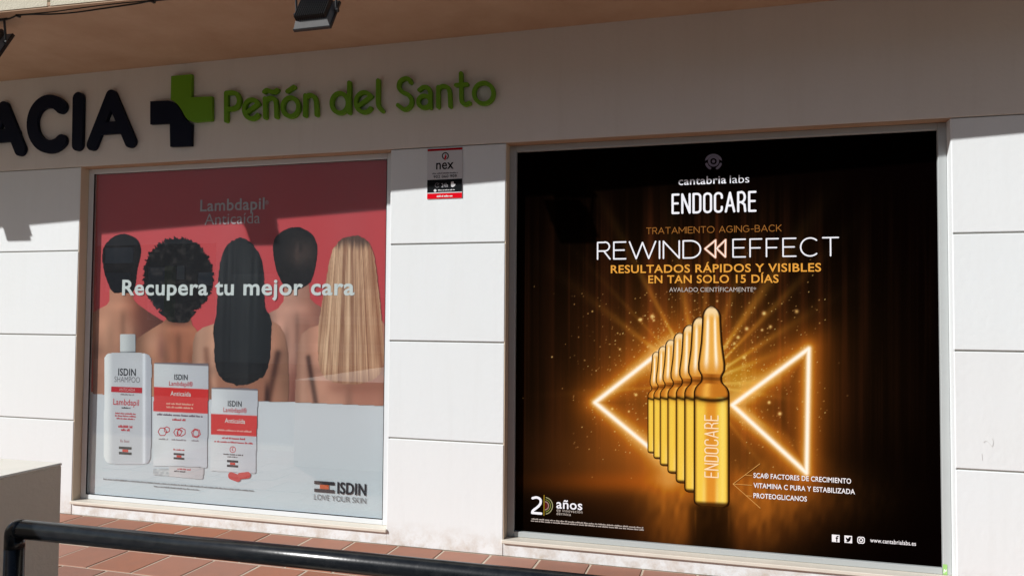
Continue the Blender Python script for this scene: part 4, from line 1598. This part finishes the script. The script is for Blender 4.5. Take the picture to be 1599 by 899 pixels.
strokes_px('logo', [arc(lgx, lgy + .6, 11.6, 11.6, 118, 162, 12)], 1.9, GREYL, p2, YF)
text('lettering', 'cantabria', 1059.4, 1134, 287.8, 12.2, NEON, p2, YF, off=.012, space=1.05)
text('lettering', 'labs', 1139.6, 1170, 285.6, 12.2, NEON, p2, YF, off=-.006)
thin_text('brand_name', 'ENDOCARE', 1048.6, 1181.4, 332.6, 32.4, 1.75, NEON, p2, YF, NARROW, .19)
thin_text('lettering', 'TRATAMIENTO AGING-BACK', 1009, 1220.4, 363.6, 10.6, .55, AMB, p2, YF, WIDE, .24)
thin_text('headline', 'REWIND', 932, 1095, 404.6, 28.6, 1.15, NEON, p2, YF, WIDE, .2)
thin_text('headline', 'EFFECT', 1143.6, 1310.4, 401.2, 30.0, 1.15, NEON, p2, YF, WIDE, .24)
for a, b, c in (((1101, 388.4), (1117.4, 375), (1117.2, 402)), ((1119, 388), (1133, 374.4), (1132.6, 401))):
    strokes_px('rewind_arrow', [[a, b, c, a]], 1.9, ink((206, 150, 120)), p2, YF)
    strokes_px('rewind_arrow', [[a, b, c, a]], .85, ink((250, 238, 228)), p2, YF - .0003)
text('lettering', 'RESULTADOS RÁPIDOS Y VISIBLES', 953.8, 1282.2, 425.2, 12.8, GOLD, p2, YF, off=.014, space=1.06)
text('lettering', 'EN TAN SOLO 15 DÍAS', 1012.4, 1215.8, 441.8, 12.6, GOLD, p2, YF, off=.014, space=1.06)
text('lettering', 'AVALADO CIENTÍFICAMENTE*', 1045, 1180.6, 455.4, 6.8, PALE, p2, YF, off=-.002)
NW = ink((236, 234, 238))
text('lettering', 'SCA® FACTORES DE CRECIMIENTO', 1176.6, 1329, 750, 7.8, NW, p2, YF, off=.017, space=1.05)
text('lettering', 'VITAMINA C PURA Y ESTABILIZADA', 1176.6, 1335, 766, 7.8, NW, p2, YF, off=.017, space=1.05)
text('lettering', 'PROTEOGLICANOS', 1176.6, 1260, 779.6, 7.8, NW, p2, YF, off=.017, space=1.05)
GL = ink((206, 150, 80))
strokes_px('gold_line', [[(1186.5, 723.5), (1144.6, 755), (1187, 792.6)], [(1164, 741), (1174, 742)], [(1144.6, 755), (1174, 757)], [(1166, 773.4), (1174, 774)]], .5, GL, p2, YF, res=.0012)
# anniversary mark
strokes_px('number_two', [curve_pts([(831.6, 777.2), (838, 776), (843.6, 779), (844, 785), (840, 790.5), (832.4, 796.4), (831, 800)], 6), [(831, 800), (845, 801.2)]], 1.8, NEON, p2, YF)
strokes_px('half_circle', [arc(850.6, 789, 12.2, 13, 80, -80, 24)], .7, ink((150, 148, 110)), p2, YF)
strokes_px('half_circle', [arc(850.6, 789, 9, 9.6, 80, -80, 20)], .6, ink((120, 130, 60)), p2, YF)
strokes_px('half_circle', [arc(850.6, 789, 6, 6.4, 80, -80, 16)], .9, ink((150, 120, 110)), p2, YF)
flat('half_circle', arc(850.2, 789, 4.6, 4.8, 80, -80, 14), ink((92, 30, 26)), p2, YF)
strokes_px('gold_line', [[(849.6, 772.6), (849.4, 804)]], .5, ink((170, 140, 40)), p2, YF)
text('lettering', 'años', 868.8, 909.2, 794.4, 14.6, NEON, p2, YF, off=.012, space=1.05)
text('lettering', 'de innovación', 869, 909.4, 799.4, 4.6, PALE, p2, YF, space=1.1)
text('lettering', 'dérmica', 869, 891.4, 804, 4.6, PALE, p2, YF, space=1.1)
micro('small_print', 830, 1006, 817.4, 2.2, ink((176, 166, 160)), p2, YF, 61)
micro('small_print', 829, 1006, 820.6, 2.2, ink((176, 166, 160)), p2, YF, 62)
# social media icons and address
DK = ink((10, 5, 5))
o = rect('social_icon', 1299, 834.2, 1311, 845.6, NW, p2, YF)
text('icon_letter', 'f', 1304.8, 1309.6, 845.2, 9.4, DK, o, YF - .0003, off=.02)
o = rect('social_icon', 1318.6, 835.6, 1330.6, 847, NW, p2, YF)
flat('icon_bird', [(1320.4, 844.6), (1323, 844.2), (1321, 841.4), (1320.6, 837.8), (1323.6, 840), (1325, 839.8), (1325.6, 837.8), (1327.4, 837.4), (1329.4, 838.2), (1328.4, 840.4), (1327.6, 843.4), (1325, 845.6), (1322.4, 845.8)], DK, o, YF - .0003)
strokes_px('social_icon', [[(1341, 837.8), (1348, 838.2), (1349.6, 839.8), (1349.6, 845.8), (1348, 847.4), (1341, 847), (1339.4, 845.4), (1339.4, 839.4), (1341, 837.8)], arc(1344.5, 842.6, 2.5, 2.5, 0, 360, 18)], .75, NW, p2, YF)
text('web_address', 'www.cantabrialabs.es', 1358.8, 1430.2, 848.6, 6.6, NW, p2, YF, off=.008, space=1.06)

# small green sticker in the lower corner of the right frame
st = tag(rect('sticker', 1472.4, 880.4, 1479.2, 896.6, ink((150, 196, 116)), None, .0685), 'tiny green and white sticker in the lower right corner of the black poster window', 'sticker')
strokes_px('sticker_mark', [[(1474, 893.6), (1474.6, 888.4), (1475.6, 890)], [(1477.6, 889), (1476.6, 892)]], .7, ink((232, 240, 226)), st, .0682)

# ------------------------------------------------------------------ across the street (seen as reflections in the glass)
OPW = surf('opposite_render', (0.62, 0.66, 0.66), 0.85, 0.1, var=0.3, vscale=1.0)
OPD = surf('opposite_dark_glass', (0.03, 0.04, 0.05), 0.12, 0.5)
OPF = surf('opposite_frame', (0.80, 0.84, 0.82), 0.5, 0.3)
OPG = surf('opposite_green', (0.12, 0.26, 0.06), 0.6, 0.3)
OPB = surf('opposite_blue_sign', (0.16, 0.24, 0.32), 0.5, 0.3)
ob = thing('building', (-8, -15.4, 0), 'grey building across the street, mirrored faintly in the left window', 'building')
box('wall', -34, 14, -19, -15.4, -.1, 6.6, OPW, ob)
box('roof_cornice', -34.3, 14.3, -19, -15.15, 6.602, 6.85, OPF, ob)
box('shop_front', -20.6, -15.0, -15.396, -15.36, -.05, 3.55, OPD, ob)
OPP = surf('opposite_pale_blue', (0.34, 0.52, 0.66), 0.5, 0.3)
box('sign_panel', -19.02, -18.0, -15.355, -15.30, 2.98, 3.47, OPP, ob)
box('sign_panel', -19.0, -18.1, -15.355, -15.32, 2.08, 2.68, OPB, ob)
box('column', -16.68, -16.40, -15.355, -15.2, -.05, 2.86, OPG, ob)
box('notice', -16.34, -16.08, -15.355, -15.32, 2.45, 2.87, OPF, ob)
box('notice', -15.55, -15.06, -15.355, -15.32, 2.27, 2.66, OPP, ob)
box('notice', -17.4, -16.75, -15.355, -15.33, 1.2, 2.84, OPB, ob)
box('shutter', -14.4, -12.9, -15.396, -15.34, -.05, 2.6, OPF, ob)
for z in (.32, 1.12, 1.9):
    box('string_course', -12.2, -9.1, -15.396, -15.3, z, z + .24, OPF, ob)
for i in (0, 1, 5, 6, 7, 8):
    x = -31 + i * 5.0
    box('shop_front', x, x + 3.6, -15.396, -15.37, .1, 2.5, OPD, ob)
    box('sign_panel', x, x + 3.6, -15.396, -15.3, 2.62, 3.1, (OPB, OPF, OPG)[i % 3], ob)
    box('column', x + 3.95, x + 4.35, -15.396, -15.2, -.1, 3.3, (OPG, OPF)[i % 2], ob)
    for j in range(2):
        w = box('window', x + .3 + j * 1.9, x + 1.4 + j * 1.9, -15.396, -15.34, 3.9, 5.4, OPF, ob, .01)
        box('pane', x + .38 + j * 1.9, x + 1.32 + j * 1.9, -15.338, -15.33, 3.98, 5.32, OPD, w)
